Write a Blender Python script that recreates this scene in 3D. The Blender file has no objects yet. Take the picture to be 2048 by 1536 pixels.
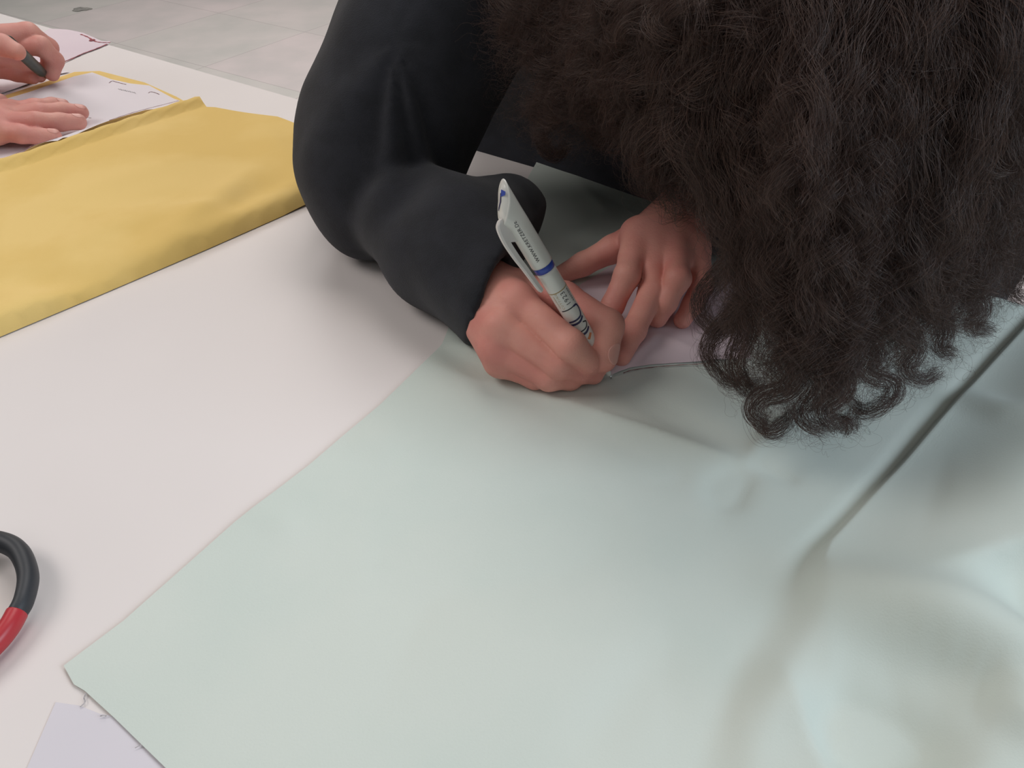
import bpy, math, random
import numpy as np
from mathutils import Vector, Matrix, geometry

random.seed(7)
rng = np.random.default_rng(7)
SC = bpy.context.scene
COL = SC.collection

# ------------------------------------------------------------------ camera, world, lights, exposure
TZ = 0.75                       # height of the table top
CH = 0.34                       # lens height above the table top
PITCH = math.radians(40)        # lens looks 40 degrees below the horizontal
FPX = 1550.0
cam = bpy.data.cameras.new('camera')
cam.sensor_width = 36.0
cam.lens = FPX / 2048 * 36.0
cam.clip_start = 0.01
cam_o = bpy.data.objects.new('camera', cam)
COL.objects.link(cam_o)
cam_o.location = (0, 0, TZ + CH)
cam_o.rotation_euler = (math.radians(90) - PITCH, 0, 0)
SC.camera = cam_o

world = bpy.data.worlds.new('world')
SC.world = world
world.use_nodes = True
world.node_tree.nodes['Background'].inputs[0].default_value = (0.95, 1.0, 0.97, 1)
world.node_tree.nodes['Background'].inputs[1].default_value = 0.15

def area(name, loc, target, size, power, color, size_y=None):
    l = bpy.data.lights.new(name, 'AREA')
    l.shape = 'RECTANGLE'
    l.size = size
    l.size_y = size_y or size
    l.energy = power
    l.color = color
    o = bpy.data.objects.new(name, l)
    COL.objects.link(o)
    o.location = loc
    o.rotation_euler = (Vector(target) - Vector(loc)).to_track_quat('-Z', 'Y').to_euler()
    return o

area('ceiling_light_behind', (0.35, 1.5, 2.9), (0.2, 0.7, TZ), 1.3, 28, (1.0, 0.95, 0.92))
area('ceiling_light_left', (-1.9, 0.5, 2.8), (-0.2, 0.4, TZ), 1.2, 32, (1.0, 0.95, 0.92))
area('far_floor_fill', (-1.0, 3.8, 2.9), (-1.0, 3.6, 0), 1.6, 60, (1.0, 0.95, 0.92))  # unseen fill light, added to brighten the floor beyond the table
area('ceiling_light_near', (-0.3, -1.3, 2.9), (0.1, 0.0, TZ), 1.4, 8, (1.0, 0.95, 0.93))
area('window_daylight', (2.3, -0.5, 2.1), (0.3, 0.3, TZ), 1.3, 62, (0.76, 0.88, 1.0))

vs = SC.view_settings
vs.view_transform = 'Standard'
vs.look = 'None'
vs.exposure = -0.47
vs.gamma = 1.0
vs.use_curve_mapping = False

# ------------------------------------------------------------------ helpers
SP, CP = math.sin(PITCH), math.cos(PITCH)

def J(u, v, z=0.0):
    """the place at height z above the table top that lies on the ray of photograph pixel u, v"""
    x = (u - 1024) / FPX
    y = (v - 768) / FPX
    t = (CH - z) / (SP + y * CP)
    return np.array([x * t, t * (CP - y * SP), TZ + z])

def link(name, me, mat=None, parent=None, smooth=True):
    o = bpy.data.objects.new(name, me)
    COL.objects.link(o)
    if mat is not None:
        me.materials.append(mat)
    if parent is not None:
        o.parent = parent
    if smooth and hasattr(me, 'polygons'):
        me.polygons.foreach_set('use_smooth', [True] * len(me.polygons))
    return o

def mesh(name, verts, faces, mat=None, parent=None, smooth=True):
    me = bpy.data.meshes.new(name)
    verts = np.asarray(verts, dtype=float)
    if parent is not None:
        verts = verts - np.array(wloc(parent))
    me.from_pydata([tuple(v) for v in verts], [], [tuple(int(i) for i in f) for f in faces])
    me.update()
    return link(name, me, mat, parent, smooth)

def wloc(o):
    p = np.array(o.location)
    while o.parent is not None:
        o = o.parent
        p = p + np.array(o.location)
    return p

def empty(name, loc):
    o = bpy.data.objects.new(name, None)
    o.empty_display_size = 0.02
    COL.objects.link(o)
    o.location = tuple(loc)
    return o

def tag(o, label, cat, group=None):
    o['label'] = label
    o['category'] = cat
    if group:
        o['group'] = group
    return o

def struct(o):
    o['kind'] = 'structure'
    return o

def nrm(v):
    v = np.asarray(v, float)
    return v / np.linalg.norm(v)

def srgb(r, g, b):
    f = lambda c: (c / 255 / 12.92) if c / 255 <= 0.04045 else ((c / 255 + 0.055) / 1.055) ** 2.4
    return (f(r), f(g), f(b))

def material(name, base, rough=0.6, second=None, scale=20, mixpow=(0.4, 0.6), bump=0.0, bscale=200, spec=0.5,
             sheen=0.0, sss=0.0, sss_r=(1, 0.3, 0.15), coat=0.0, detail=4, trans=0.0):
    m = bpy.data.materials.new(name)
    m.use_nodes = True
    nt = m.node_tree
    b = nt.nodes['Principled BSDF']
    b.inputs['Roughness'].default_value = rough
    b.inputs['Specular IOR Level'].default_value = spec
    b.inputs['Base Color'].default_value = (*base, 1)
    tc = nt.nodes.new('ShaderNodeTexCoord')
    if second is None:
        second = tuple(c * 0.93 for c in base)
    n = nt.nodes.new('ShaderNodeTexNoise')
    n.inputs['Scale'].default_value = scale
    n.inputs['Detail'].default_value = detail
    nt.links.new(tc.outputs['Object'], n.inputs['Vector'])
    r = nt.nodes.new('ShaderNodeValToRGB')
    r.color_ramp.elements[0].position = mixpow[0]
    r.color_ramp.elements[1].position = mixpow[1]
    r.color_ramp.elements[0].color = (*base, 1)
    r.color_ramp.elements[1].color = (*second, 1)
    nt.links.new(n.outputs['Fac'], r.inputs['Fac'])
    nt.links.new(r.outputs['Color'], b.inputs['Base Color'])
    if bump:
        n2 = nt.nodes.new('ShaderNodeTexNoise')
        n2.inputs['Scale'].default_value = bscale
        n2.inputs['Detail'].default_value = 3
        nt.links.new(tc.outputs['Object'], n2.inputs['Vector'])
        bp = nt.nodes.new('ShaderNodeBump')
        bp.inputs['Strength'].default_value = bump
        bp.inputs['Distance'].default_value = 0.001
        nt.links.new(n2.outputs['Fac'], bp.inputs['Height'])
        nt.links.new(bp.outputs['Normal'], b.inputs['Normal'])
    if sheen:
        b.inputs['Sheen Weight'].default_value = sheen
        b.inputs['Sheen Roughness'].default_value = 0.6
    if sss:
        b.inputs['Subsurface Weight'].default_value = sss
        b.inputs['Subsurface Radius'].default_value = sss_r
        b.inputs['Subsurface Scale'].default_value = 0.004
    if coat:
        b.inputs['Coat Weight'].default_value = coat
    if trans:
        t = nt.nodes.new('ShaderNodeBsdfTranslucent')
        nt.links.new(r.outputs['Color'], t.inputs['Color'])
        mx = nt.nodes.new('ShaderNodeMixShader')
        mx.inputs[0].default_value = trans
        nt.links.new(b.outputs[0], mx.inputs[1])
        nt.links.new(t.outputs[0], mx.inputs[2])
        nt.links.new(mx.outputs[0], nt.nodes['Material Output'].inputs['Surface'])
    return m

# ---- signed distance shapes and their surface
def cone(P, a, b, ra, rb):
    a = np.asarray(a); b = np.asarray(b)
    ab = b - a
    t = np.clip(((P - a) @ ab) / max(ab @ ab, 1e-12), 0, 1)
    return np.sqrt(((P - a - t[:, None] * ab) ** 2).sum(1)) - (ra + (rb - ra) * t)

def ellip(P, c, axes, radii):
    """axes: 3 unit rows"""
    q = (P - np.asarray(c)) @ np.asarray(axes).T
    r = np.asarray(radii)
    k0 = np.sqrt(((q / r) ** 2).sum(1))
    k1 = np.sqrt(((q / r ** 2) ** 2).sum(1)) + 1e-9
    return k0 * (k0 - 1.0) / k1

def smin(a, b, k):
    h = np.clip(0.5 + 0.5 * (b - a) / k, 0, 1)
    return b + (a - b) * h - k * h * (1 - h)

def smax(a, b, k):
    return -smin(-a, -b, k)

def chain(P, pts, rad, k):
    d = cone(P, pts[0], pts[1], rad[0], rad[1])
    for i in range(1, len(pts) - 1):
        d = smin(d, cone(P, pts[i], pts[i + 1], rad[i], rad[i + 1]), k)
    return d

def surface(fn, lo, hi, h):
    """surface nets of fn over the box lo..hi with cell h, evaluated only in blocks near the surface"""
    lo = np.asarray(lo, float); hi = np.asarray(hi, float)
    B = 8
    nb = np.maximum(1, np.ceil((hi - lo) / (h * B)).astype(int))
    n = nb * B
    F = np.full(n, 1.0, dtype=np.float32)
    g = np.stack(np.meshgrid(*[np.arange(k) for k in nb], indexing='ij'), -1).reshape(-1, 3)
    cen = lo + (g * B + (B - 1) / 2) * h
    dc = np.concatenate([fn(cen[i:i + 200000]) for i in range(0, len(cen), 200000)])
    near = np.abs(dc) < h * B * 1.25
    off = np.stack(np.meshgrid(*[np.arange(B)] * 3, indexing='ij'), -1).reshape(-1, 3)
    F4 = F.reshape(nb[0], B, nb[1], B, nb[2], B)
    ins = g[(~near) & (dc < 0)]
    for a, b, c in ins:
        F4[a, :, b, :, c, :] = -1.0
    gn = g[near]
    for s in range(0, len(gn), 600):
        gg = gn[s:s + 600]
        P = (lo + (gg[:, None, :] * B + off[None]) * h).reshape(-1, 3)
        d = fn(P).reshape(len(gg), B, B, B)
        F4[gg[:, 0], :, gg[:, 1], :, gg[:, 2], :] = d
    F[0] = F[-1] = 1; F[:, 0] = F[:, -1] = 1; F[:, :, 0] = F[:, :, -1] = 1
    S = F < 0
    m = [k - 1 for k in F.shape]
    acc = np.zeros(m + [3], dtype=np.float32); cnt = np.zeros(m, dtype=np.float32)
    mixed = np.zeros(m, bool)
    c8 = [S[i:m[0] + i, j:m[1] + j, k:m[2] + k] for i in (0, 1) for j in (0, 1) for k in (0, 1)]
    al = np.logical_and.reduce(c8); an = np.logical_or.reduce(c8)
    mixed = an & ~al
    ci = np.argwhere(mixed)
    idx = -np.ones(m, dtype=np.int64)
    idx[mixed] = np.arange(len(ci))
    acc = np.zeros((len(ci), 3)); cnt = np.zeros(len(ci))
    corners = [(i, j, k) for i in (0, 1) for j in (0, 1) for k in (0, 1)]
    for a in range(8):
        for b in range(a + 1, 8):
            A = np.array(corners[a]); Bc = np.array(corners[b])
            if np.abs(A - Bc).sum() != 1:
                continue
            fa = F[tuple((ci + A).T)]; fb = F[tuple((ci + Bc).T)]
            x = (fa < 0) != (fb < 0)
            t = np.where(x, fa / np.where(fa == fb, 1, fa - fb), 0)
            p = A + t[:, None] * (Bc - A)
            acc[x] += p[x]; cnt[x] += 1
    V = lo + (ci + acc / np.maximum(cnt, 1)[:, None]) * h
    faces = []
    for ax in range(3):
        sl0 = [slice(1, None)] * 3; sl1 = [slice(1, None)] * 3
        sl0 = [slice(1, m[i]) for i in range(3)]; sl0[ax] = slice(0, m[ax])
        sl1 = list(sl0); sl1[ax] = slice(1, m[ax] + 1)
        a = S[tuple(sl0)]; b = S[tuple(sl1)]
        e = np.argwhere(a != b)
        if not len(e):
            continue
        inside0 = a[tuple(e.T)]
        base = e + np.array([0 if i == ax else 1 for i in range(3)])
        u = (ax + 1) % 3; v = (ax + 2) % 3
        du = np.zeros(3, int); du[u] = 1
        dv = np.zeros(3, int); dv[v] = 1
        q = np.stack([idx[tuple((base - du - dv).T)], idx[tuple((base - dv).T)], idx[tuple(base.T)], idx[tuple((base - du).T)]], 1)
        q[~inside0] = q[~inside0][:, ::-1]
        faces.append(q)
    return V, np.concatenate(faces)

def waves(P, freq, seed, n=6):
    """smooth pseudo noise about -1..1"""
    r = np.random.default_rng(seed)
    out = np.zeros(len(P))
    for i in range(n):
        k = r.normal(size=3); k /= np.linalg.norm(k)
        f = freq * (0.7 + 0.9 * r.random())
        ph = r.random() * 6.28
        w = np.sin((P @ np.roll(k, 1)) * f * 0.6 + ph * 2) * 0.9
        out += np.sin((P @ k) * f + ph + w)
    return out / n * 1.6

def join(parts):
    V = []; Fc = []; n = 0
    for v, f in parts:
        V.append(v); Fc.append(np.asarray(f) + n); n += len(v)
    return np.concatenate(V), [tuple(q) for f in Fc for q in f]

def tube(pts, rad, seg=12, flat=1.0, up=(0, 0, 1), closed=False):
    """swept tube through pts; flat squeezes it along up"""
    pts = [np.asarray(p, float) for p in pts]
    n = len(pts)
    V = []; Fc = []
    up = np.asarray(up, float)
    for i, p in enumerate(pts):
        if closed:
            t = nrm(pts[(i + 1) % n] - pts[i - 1])
        else:
            t = nrm(pts[min(i + 1, n - 1)] - pts[max(i - 1, 0)])
        s = nrm(np.cross(t, up)); w = np.cross(s, t)
        r = rad[i] if hasattr(rad, '__len__') else rad
        for k in range(seg):
            a = 2 * math.pi * k / seg
            V.append(p + s * math.cos(a) * r + w * math.sin(a) * r * flat)
    for i in range(n if closed else n - 1):
        for k in range(seg):
            a = i * seg + k; b = i * seg + (k + 1) % seg
            j = (i + 1) % n
            Fc.append((a, b, j * seg + (k + 1) % seg, j * seg + k))
    if not closed:
        Fc.append(tuple(range(seg))[::-1]); Fc.append(tuple((n - 1) * seg + k for k in range(seg)))
    return np.array(V), Fc

def spline(pts, n=8, closed=False):
    P = [np.asarray(p, float) for p in pts]
    out = []
    m = len(P)
    rg = range(m) if closed else range(m - 1)
    for i in rg:
        p0 = P[(i - 1) % m] if closed or i > 0 else P[0]
        p1 = P[i]; p2 = P[(i + 1) % m]
        p3 = P[(i + 2) % m] if closed or i + 2 < m else P[-1]
        for k in range(n):
            t = k / n
            out.append(0.5 * ((2 * p1) + (-p0 + p2) * t + (2 * p0 - 5 * p1 + 4 * p2 - p3) * t * t + (-p0 + 3 * p1 - 3 * p2 + p3) * t ** 3))
    if not closed:
        out.append(P[-1])
    return out

def seg_dist(Q, line):
    """distance from points Q (n,2) to a polyline, its signed side (positive on the right of travel) and the place along it 0..1"""
    L = np.asarray(line, float)
    best = np.full(len(Q), 1e9); side = np.zeros(len(Q)); along = np.zeros(len(Q))
    lens = np.linalg.norm(np.diff(L, axis=0), axis=1); tot = lens.sum(); acc = 0
    for i in range(len(L) - 1):
        a = L[i]; ab = L[i + 1] - a
        t = np.clip(((Q - a) @ ab) / (ab @ ab), 0, 1)
        e = Q - a - t[:, None] * ab
        d = np.sqrt((e ** 2).sum(1))
        s = -(ab[0] * (Q[:, 1] - a[1]) - ab[1] * (Q[:, 0] - a[0]))
        m = d < best
        best[m] = d[m]; side[m] = np.sign(s[m]); along[m] = (acc + t[m] * lens[i]) / tot
        acc += lens[i]
    return best, side, along

def sheet(name, outline, step, hfun, mat, thick=0.0004, parent=None, dense=None):
    """a sheet lying on the table: outline in world x, y; hfun(Q) gives its height above the table top"""
    O = [np.asarray(p, float)[:2] for p in outline]
    B = []
    for i in range(len(O)):
        a = O[i]; b = O[(i + 1) % len(O)]
        k = max(1, int(np.linalg.norm(b - a) / step))
        for t in range(k):
            B.append(a + (b - a) * t / k)
    B = np.array(B)
    lo = B.min(0); hi = B.max(0)
    gx = np.arange(lo[0], hi[0], step); gy = np.arange(lo[1], hi[1], step * 0.87)
    G = np.array([(x + (j % 2) * step / 2, y) for j, y in enumerate(gy) for x in gx])
    # keep inner points away from the outline
    inside = np.zeros(len(G), bool)
    x, y = G[:, 0], G[:, 1]
    for i in range(len(B)):
        x1, y1 = B[i - 1]; x2, y2 = B[i]
        c = ((y1 > y) != (y2 > y)) & (x < (x2 - x1) * (y - y1) / ((y2 - y1) if y2 != y1 else 1e-12) + x1)
        inside ^= c
    d, _, _ = seg_dist(G, np.vstack([B, B[:1]])[::1])
    G = G[inside & (d > step * 0.45)]
    if dense is not None:
        dd, _, _ = seg_dist(G, dense)
        G = G[dd > 0.0085]
        D = np.array(spline(list(dense), 8)); tt = np.gradient(D, axis=0); tt /= np.linalg.norm(tt, axis=1)[:, None]
        nn = np.column_stack([-tt[:, 1], tt[:, 0]])
        X = np.concatenate([D + nn * o_ for o_ in (-.0075, -.006, -.0045, -.003, -.0015, -.0006, .0003, .0012, .0021, .003, .0045, .006, .0075)])
        okx = np.zeros(len(X), bool); x, y = X[:, 0], X[:, 1]
        for i in range(len(B)):
            x1, y1 = B[i - 1]; x2, y2 = B[i]
            okx ^= ((y1 > y) != (y2 > y)) & (x < (x2 - x1) * (y - y1) / ((y2 - y1) if y2 != y1 else 1e-12) + x1)
        dx, _, _ = seg_dist(X, np.vstack([B, B[:1]]))
        G = np.vstack([G, X[okx & (dx > 0.002)]])
    pts = [Vector(p) for p in B] + [Vector(p) for p in G]
    r = geometry.delaunay_2d_cdt(pts, [], [list(range(len(B)))], 1, 1e-7)
    V2 = np.array([tuple(v) for v in r[0]])
    h = hfun(V2)
    V = np.column_stack([V2, TZ + h])
    F_ = [tuple(f) for f in r[2]]
    # make all faces look up
    F2 = []
    for f in F_:
        a, b, c = V2[f[0]], V2[f[1]], V2[f[2]]
        F2.append(f if (b[0] - a[0]) * (c[1] - a[1]) - (b[1] - a[1]) * (c[0] - a[0]) > 0 else f[::-1])
    o = mesh(name, V, F2, mat, parent)
    md = o.modifiers.new('thickness', 'SOLIDIFY')
    md.thickness = thick; md.offset = -1.0
    es = o.modifiers.new('crisp_edge', 'EDGE_SPLIT')
    es.split_angle = math.radians(75)
    return o

def strip(name, px, z, w, mat, parent, ground=None, wob=0.0):
    """a drawn line: a flat ribbon w wide lying on a sheet"""
    P = spline([J(u, v, z) for u, v in px], 6)
    V = []; Fc = []
    for i, p in enumerate(P):
        t = nrm(P[min(i + 1, len(P) - 1)] - P[max(i - 1, 0)])
        s = np.array([-t[1], t[0], 0])
        ww = w * (1 + wob * math.sin(i * 1.7) * 0.6)
        if ground is not None:
            p = p.copy(); p[2] = TZ + float(ground(np.array([p[:2]]))[0]) + 0.0003
        V += [p - s * ww / 2, p + s * ww / 2]
    for i in range(len(P) - 1):
        Fc.append((2 * i, 2 * i + 2, 2 * i + 3, 2 * i + 1))
    return mesh(name, V, Fc, mat, parent)

def sstep(x, a, b):
    t = np.clip((x - a) / (b - a), 0, 1)
    return t * t * (3 - 2 * t)

# ------------------------------------------------------------------ materials
M_table = material('white_laminate', srgb(232, 224, 221), 0.42, srgb(228, 220, 217), 3, spec=0.35)
M_metal = material('grey_metal', (0.35, 0.35, 0.36), 0.4)
M_mint = material('mint_fabric', srgb(211, 218, 210), 0.75, srgb(206, 215, 207), 8, bump=0.12, bscale=900, spec=0.2, sheen=0.1)
M_yellow = material('yellow_fabric', srgb(236, 203, 128), 0.8, srgb(230, 195, 116), 10, bump=0.15, bscale=900, spec=0.15, sheen=0.1)
M_paper = material('white_paper', srgb(232, 224, 228), 0.8, srgb(228, 221, 225), 6, spec=0.2)
M_pink = material('pink_paper', srgb(224, 208, 213), 0.8, srgb(219, 202, 209), 6, spec=0.2)
M_tissue = material('pale_lilac_paper', srgb(220, 214, 220), 0.8, srgb(216, 211, 217), 6, spec=0.2)
M_line = material('brown_pencil', srgb(110, 70, 72), 0.7, srgb(150, 110, 110), 900)
M_red = material('red_marker', srgb(165, 62, 66), 0.6, srgb(120, 50, 60), 300)
M_grey_line = material('grey_pencil', srgb(150, 145, 148), 0.7, srgb(190, 186, 188), 900)
M_skin = material('skin', srgb(228, 162, 147), 0.52, srgb(219, 143, 132), 28, (0.38, 0.66), bump=0.25, bscale=700, spec=0.35, sss=0.12)
M_skin2 = material('light_skin', srgb(222, 162, 148), 0.52, srgb(212, 142, 132), 28, (0.38, 0.66), bump=0.25, bscale=600, spec=0.35, sss=0.12)
M_nail = material('nail', srgb(222, 160, 148), 0.4, srgb(224, 166, 154), 60, spec=0.5)
M_sweater = material('black_knit', srgb(46, 47, 53), 0.9, srgb(41, 42, 47), 60, bump=0.5, bscale=1400, spec=0.12, sheen=0.12)
M_trousers = material('dark_denim', (0.02, 0.025, 0.04), 0.9)
M_shirt = material('grey_shirt', (0.25, 0.27, 0.3), 0.9)
M_pen = material('white_plastic', srgb(226, 226, 220), 0.25, srgb(224, 224, 218), 20, spec=0.5, coat=0.3)
M_penclip = material('ivory_plastic', srgb(228, 224, 220), 0.35, spec=0.5)
M_blue = material('blue_plastic', srgb(58, 84, 176), 0.3, srgb(56, 80, 170), 20)
M_navy = material('navy_print', srgb(52, 52, 92), 0.5)
M_ink = material('black_print', srgb(46, 46, 54), 0.5)
M_gold = material('gold_print', srgb(176, 150, 96), 0.5)
M_green = material('dark_green_plastic', srgb(54, 68, 58), 0.35, srgb(46, 58, 52), 200)
M_black = material('black_rubber', srgb(52, 54, 58), 0.5, srgb(46, 48, 52), 40)
M_redp = material('red_plastic', srgb(186, 50, 58), 0.35, srgb(180, 46, 54), 20)
M_steel = material('steel', (0.6, 0.6, 0.6), 0.25)
M_steel.node_tree.nodes['Principled BSDF'].inputs['Metallic'].default_value = 1.0
M_core = material('dark_brown_hair_mass', srgb(58, 44, 40), 0.75, srgb(80, 58, 50), 60, (0.35, 0.7), bump=1.0, bscale=300, spec=0.2)

# ------------------------------------------------------------------ floor
def floor_material():
    m = bpy.data.materials.new('stone_tiles')
    m.use_nodes = True
    nt = m.node_tree
    b = nt.nodes['Principled BSDF']
    b.inputs['Roughness'].default_value = 0.55
    tc = nt.nodes.new('ShaderNodeTexCoord')
    br = nt.nodes.new('ShaderNodeTexBrick')
    br.offset = 0.0
    br.inputs['Scale'].default_value = 1.0
    br.inputs['Brick Width'].default_value = 0.60
    br.inputs['Row Height'].default_value = 0.60
    br.inputs['Mortar Size'].default_value = 0.0022
    br.inputs['Mortar Smooth'].default_value = 0.4
    br.inputs['Color1'].default_value = (*srgb(238, 226, 224), 1)
    br.inputs['Color2'].default_value = (*srgb(232, 227, 221), 1)
    br.inputs['Mortar'].default_value = (*srgb(205, 195, 193), 1)
    nt.links.new(tc.outputs['Object'], br.inputs['Vector'])
    n = nt.nodes.new('ShaderNodeTexNoise'); n.inputs['Scale'].default_value = 3.5; n.inputs['Detail'].default_value = 6
    nt.links.new(tc.outputs['Object'], n.inputs['Vector'])
    r = nt.nodes.new('ShaderNodeValToRGB')
    r.color_ramp.elements[0].color = (0.86, 0.88, 0.87, 1); r.color_ramp.elements[1].color = (1, 0.98, 0.98, 1)
    r.color_ramp.elements[0].position = 0.35; r.color_ramp.elements[1].position = 0.65
    nt.links.new(n.outputs['Fac'], r.inputs['Fac'])
    mx = nt.nodes.new('ShaderNodeMix'); mx.data_type = 'RGBA'; mx.blend_type = 'MULTIPLY'; mx.inputs[0].default_value = 1
    nt.links.new(br.outputs['Color'], mx.inputs[6]); nt.links.new(r.outputs['Color'], mx.inputs[7])
    nt.links.new(mx.outputs[2], b.inputs['Base Color'])
    return m

cross = J(610, 64, -TZ)
alng = J(610, 64, -TZ) - J(410, 20, -TZ)
fa = math.atan2(alng[1], alng[0])
fl = mesh('floor', [(-5, -5, 0), (5, -5, 0), (5, 5, 0), (-5, 5, 0)], [(0, 1, 2, 3)], floor_material(), None, False)
fl.location = (cross[0], cross[1], 0)
fl.rotation_euler = (0, 0, fa)
struct(fl)
# dark worn spot on the floor
sp = J(163, 19, -TZ)
V = [(sp[0], sp[1], 0.002)]
for k in range(28):
    a = k / 28 * 2 * math.pi
    r_ = 0.045 * (1 + 0.16 * math.sin(3 * a + 1) + 0.08 * math.sin(7 * a))
    V.append((sp[0] + r_ * math.cos(a), sp[1] + r_ * 0.85 * math.sin(a), 0.0022))
o = mesh('floor_stain', V, [(0, 1 + k, 1 + (k + 1) % 28) for k in range(28)], material('grey_stain', srgb(150, 146, 141), 0.7, srgb(176, 172, 166), 60), None, False)
tag(o, 'small dark grey spot on the stone floor beyond the table', 'stain')

# ------------------------------------------------------------------ table
E0 = J(222, 90)[:2]; E1 = J(1315, 404)[:2]
ed = nrm(E1 - E0)                      # along the far edge, to the right
en = np.array([-ed[1], ed[0]])         # away from the table, towards the seated person
if en[1] < 0:
    en = -en
tb = empty('table', (*(E0 + ed * 0.4 - en * 0.45), 0))
def on_table(a, b):                    # a along the edge, b in from the edge
    return E0 + ed * a - en * b
TA0, TA1, TW = -0.9, 1.35, 1.15
def slab(x0, x1, y0, y1, z0, z1, bev=0.003):
    import bmesh
    bm = bmesh.new()
    bmesh.ops.create_cube(bm, size=1)
    for v in bm.verts:
        a = x0 if v.co.x < 0 else x1
        b = y0 if v.co.y < 0 else y1
        q = on_table(a, b)
        v.co = Vector((q[0], q[1], z0 if v.co.z < 0 else z1))
    bmesh.ops.recalc_face_normals(bm, faces=bm.faces)
    if bev:
        bmesh.ops.bevel(bm, geom=list(bm.edges), offset=bev, segments=3, affect='EDGES', profile=0.5)
    me = bpy.data.meshes.new('m'); bm.to_mesh(me)
    V = np.array([tuple(v.co) for v in me.vertices]); F_ = [tuple(p.vertices) for p in me.polygons]
    bm.free()
    bpy.data.meshes.remove(me)
    return V, F_
v, f = slab(TA0, TA1, 0, TW, TZ - 0.025, TZ, 0.002)
mesh('tabletop', v, f, M_table, tb, False)
v, f = slab(TA0 + 0.08, TA1 - 0.08, 0.06, TW - 0.06, TZ - 0.07, TZ - 0.026, 0.0)
mesh('apron', v, f, M_metal, tb, False)
for a in (TA0 + 0.06, TA1 - 0.06):
    for b in (0.06, TW - 0.06):
        v, f = slab(a - 0.025, a + 0.025, b - 0.025, b + 0.025, 0, TZ - 0.026, 0.004)
        mesh('leg', v, f, M_metal, tb, False)
tag(tb, 'white laminate work table with the yellow and mint sheets spread over it', 'table')

# ------------------------------------------------------------------ mint sheet
def pl(px, z=0.0):
    return np.array([J(u, v, z)[:2] for u, v in px])

creases = [
    # polyline pixels, height, width, kind: g = soft ridge or valley, s = sharp ridge
    ([(1075, 795), (1230, 850), (1400, 905), (1490, 935)], 0.0060, 0.008, 's'),
    ([(1480, 935), (1510, 905), (1560, 860), (1600, 820)], 0.0050, 0.006, 's'),
    ([(1490, 930), (1540, 950), (1600, 975)], -0.0030, 0.006, 's'),
    ([(1490, 930), (1460, 975), (1440, 1030)], -0.0050, 0.010, 'g'),
    ([(1000, 790), (1120, 870), (1260, 930), (1400, 960)], -0.0040, 0.014, 'g'),
    ([(880, 700), (960, 745), (1040, 800)], -0.0025, 0.007, 'g'),
    ([(890, 690), (960, 712), (1030, 760)], 0.0042, 0.006, 'g'),
    ([(1230, 770), (1330, 830), (1480, 905)], -0.0022, 0.010, 'g'),
    ([(1400, 740), (1480, 800), (1560, 850)], -0.0018, 0.012, 'g'),
    ([(700, 880), (760, 890), (800, 925)], 0.0010, 0.010, 'g'),
    ([(490, 1020), (560, 1040), (600, 1090)], 0.0010, 0.010, 'g'),
    ([(700, 1150), (1000, 1130), (1250, 1010)], -0.0022, 0.040, 'g'),
    ([(820, 1250), (1100, 1330), (1350, 1360)], 0.0030, 0.040, 'g'),
    ([(1150, 1536), (1230, 1420), (1330, 1300)], -0.0015, 0.012, 'g'),
    # behind the hands
    ([(1150, 360), (1210, 430), (1160, 480)], 0.004, 0.010, 's'),
    ([(1210, 395), (1260, 410), (1310, 425)], -0.003, 0.006, 's'),
    # the raised right part
    ([(1580, 1170), (1760, 1240), (1900, 1300), (2080, 1400)], 0.013, 0.022, 'g'),
    ([(1930, 1430), (2000, 1460), (2090, 1520)], 0.011, 0.011, 'g'),
    ([(1640, 1330), (1800, 1370), (1930, 1400), (2100, 1470)], -0.006, 0.016, 'g'),
    ([(1600, 1480), (1700, 1470), (1800, 1520), (1850, 1600)], -0.024, 0.022, 'g'),
    ([(1450, 1400), (1500, 1420), (1640, 1430), (1800, 1420)], 0.006, 0.018, 'g'),
    ([(1990, 1130), (2080, 1230), (2150, 1330)], -0.024, 0.030, 'g'),
    ([(1900, 800), (1990, 850), (2100, 880)], 0.005, 0.014, 'g'),
    ([(1850, 1010), (1950, 1050), (2080, 1060)], 0.004, 0.030, 'g'),
]
creases = [(pl(p), a, w, k) for p, a, w, k in creases]
fold_line = pl(spline([(2120, 570), (2048, 650), (1960, 745), (1880, 832), (1800, 925), (1740, 988), (1650, 1085), (1575, 1165)], 5), 0.004)
soft_line = pl(spline([(1650, 1085), (1575, 1165), (1510, 1270), (1450, 1370), (1410, 1460), (1390, 1560)], 5))
full_line = pl(spline([(2120, 570), (2048, 650), (1960, 745), (1880, 832), (1800, 925), (1740, 988), (1650, 1085), (1575, 1165),
                       (1510, 1270), (1450, 1370), (1410, 1460), (1380, 1600), (1370, 1750)], 5), 0.004)

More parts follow.
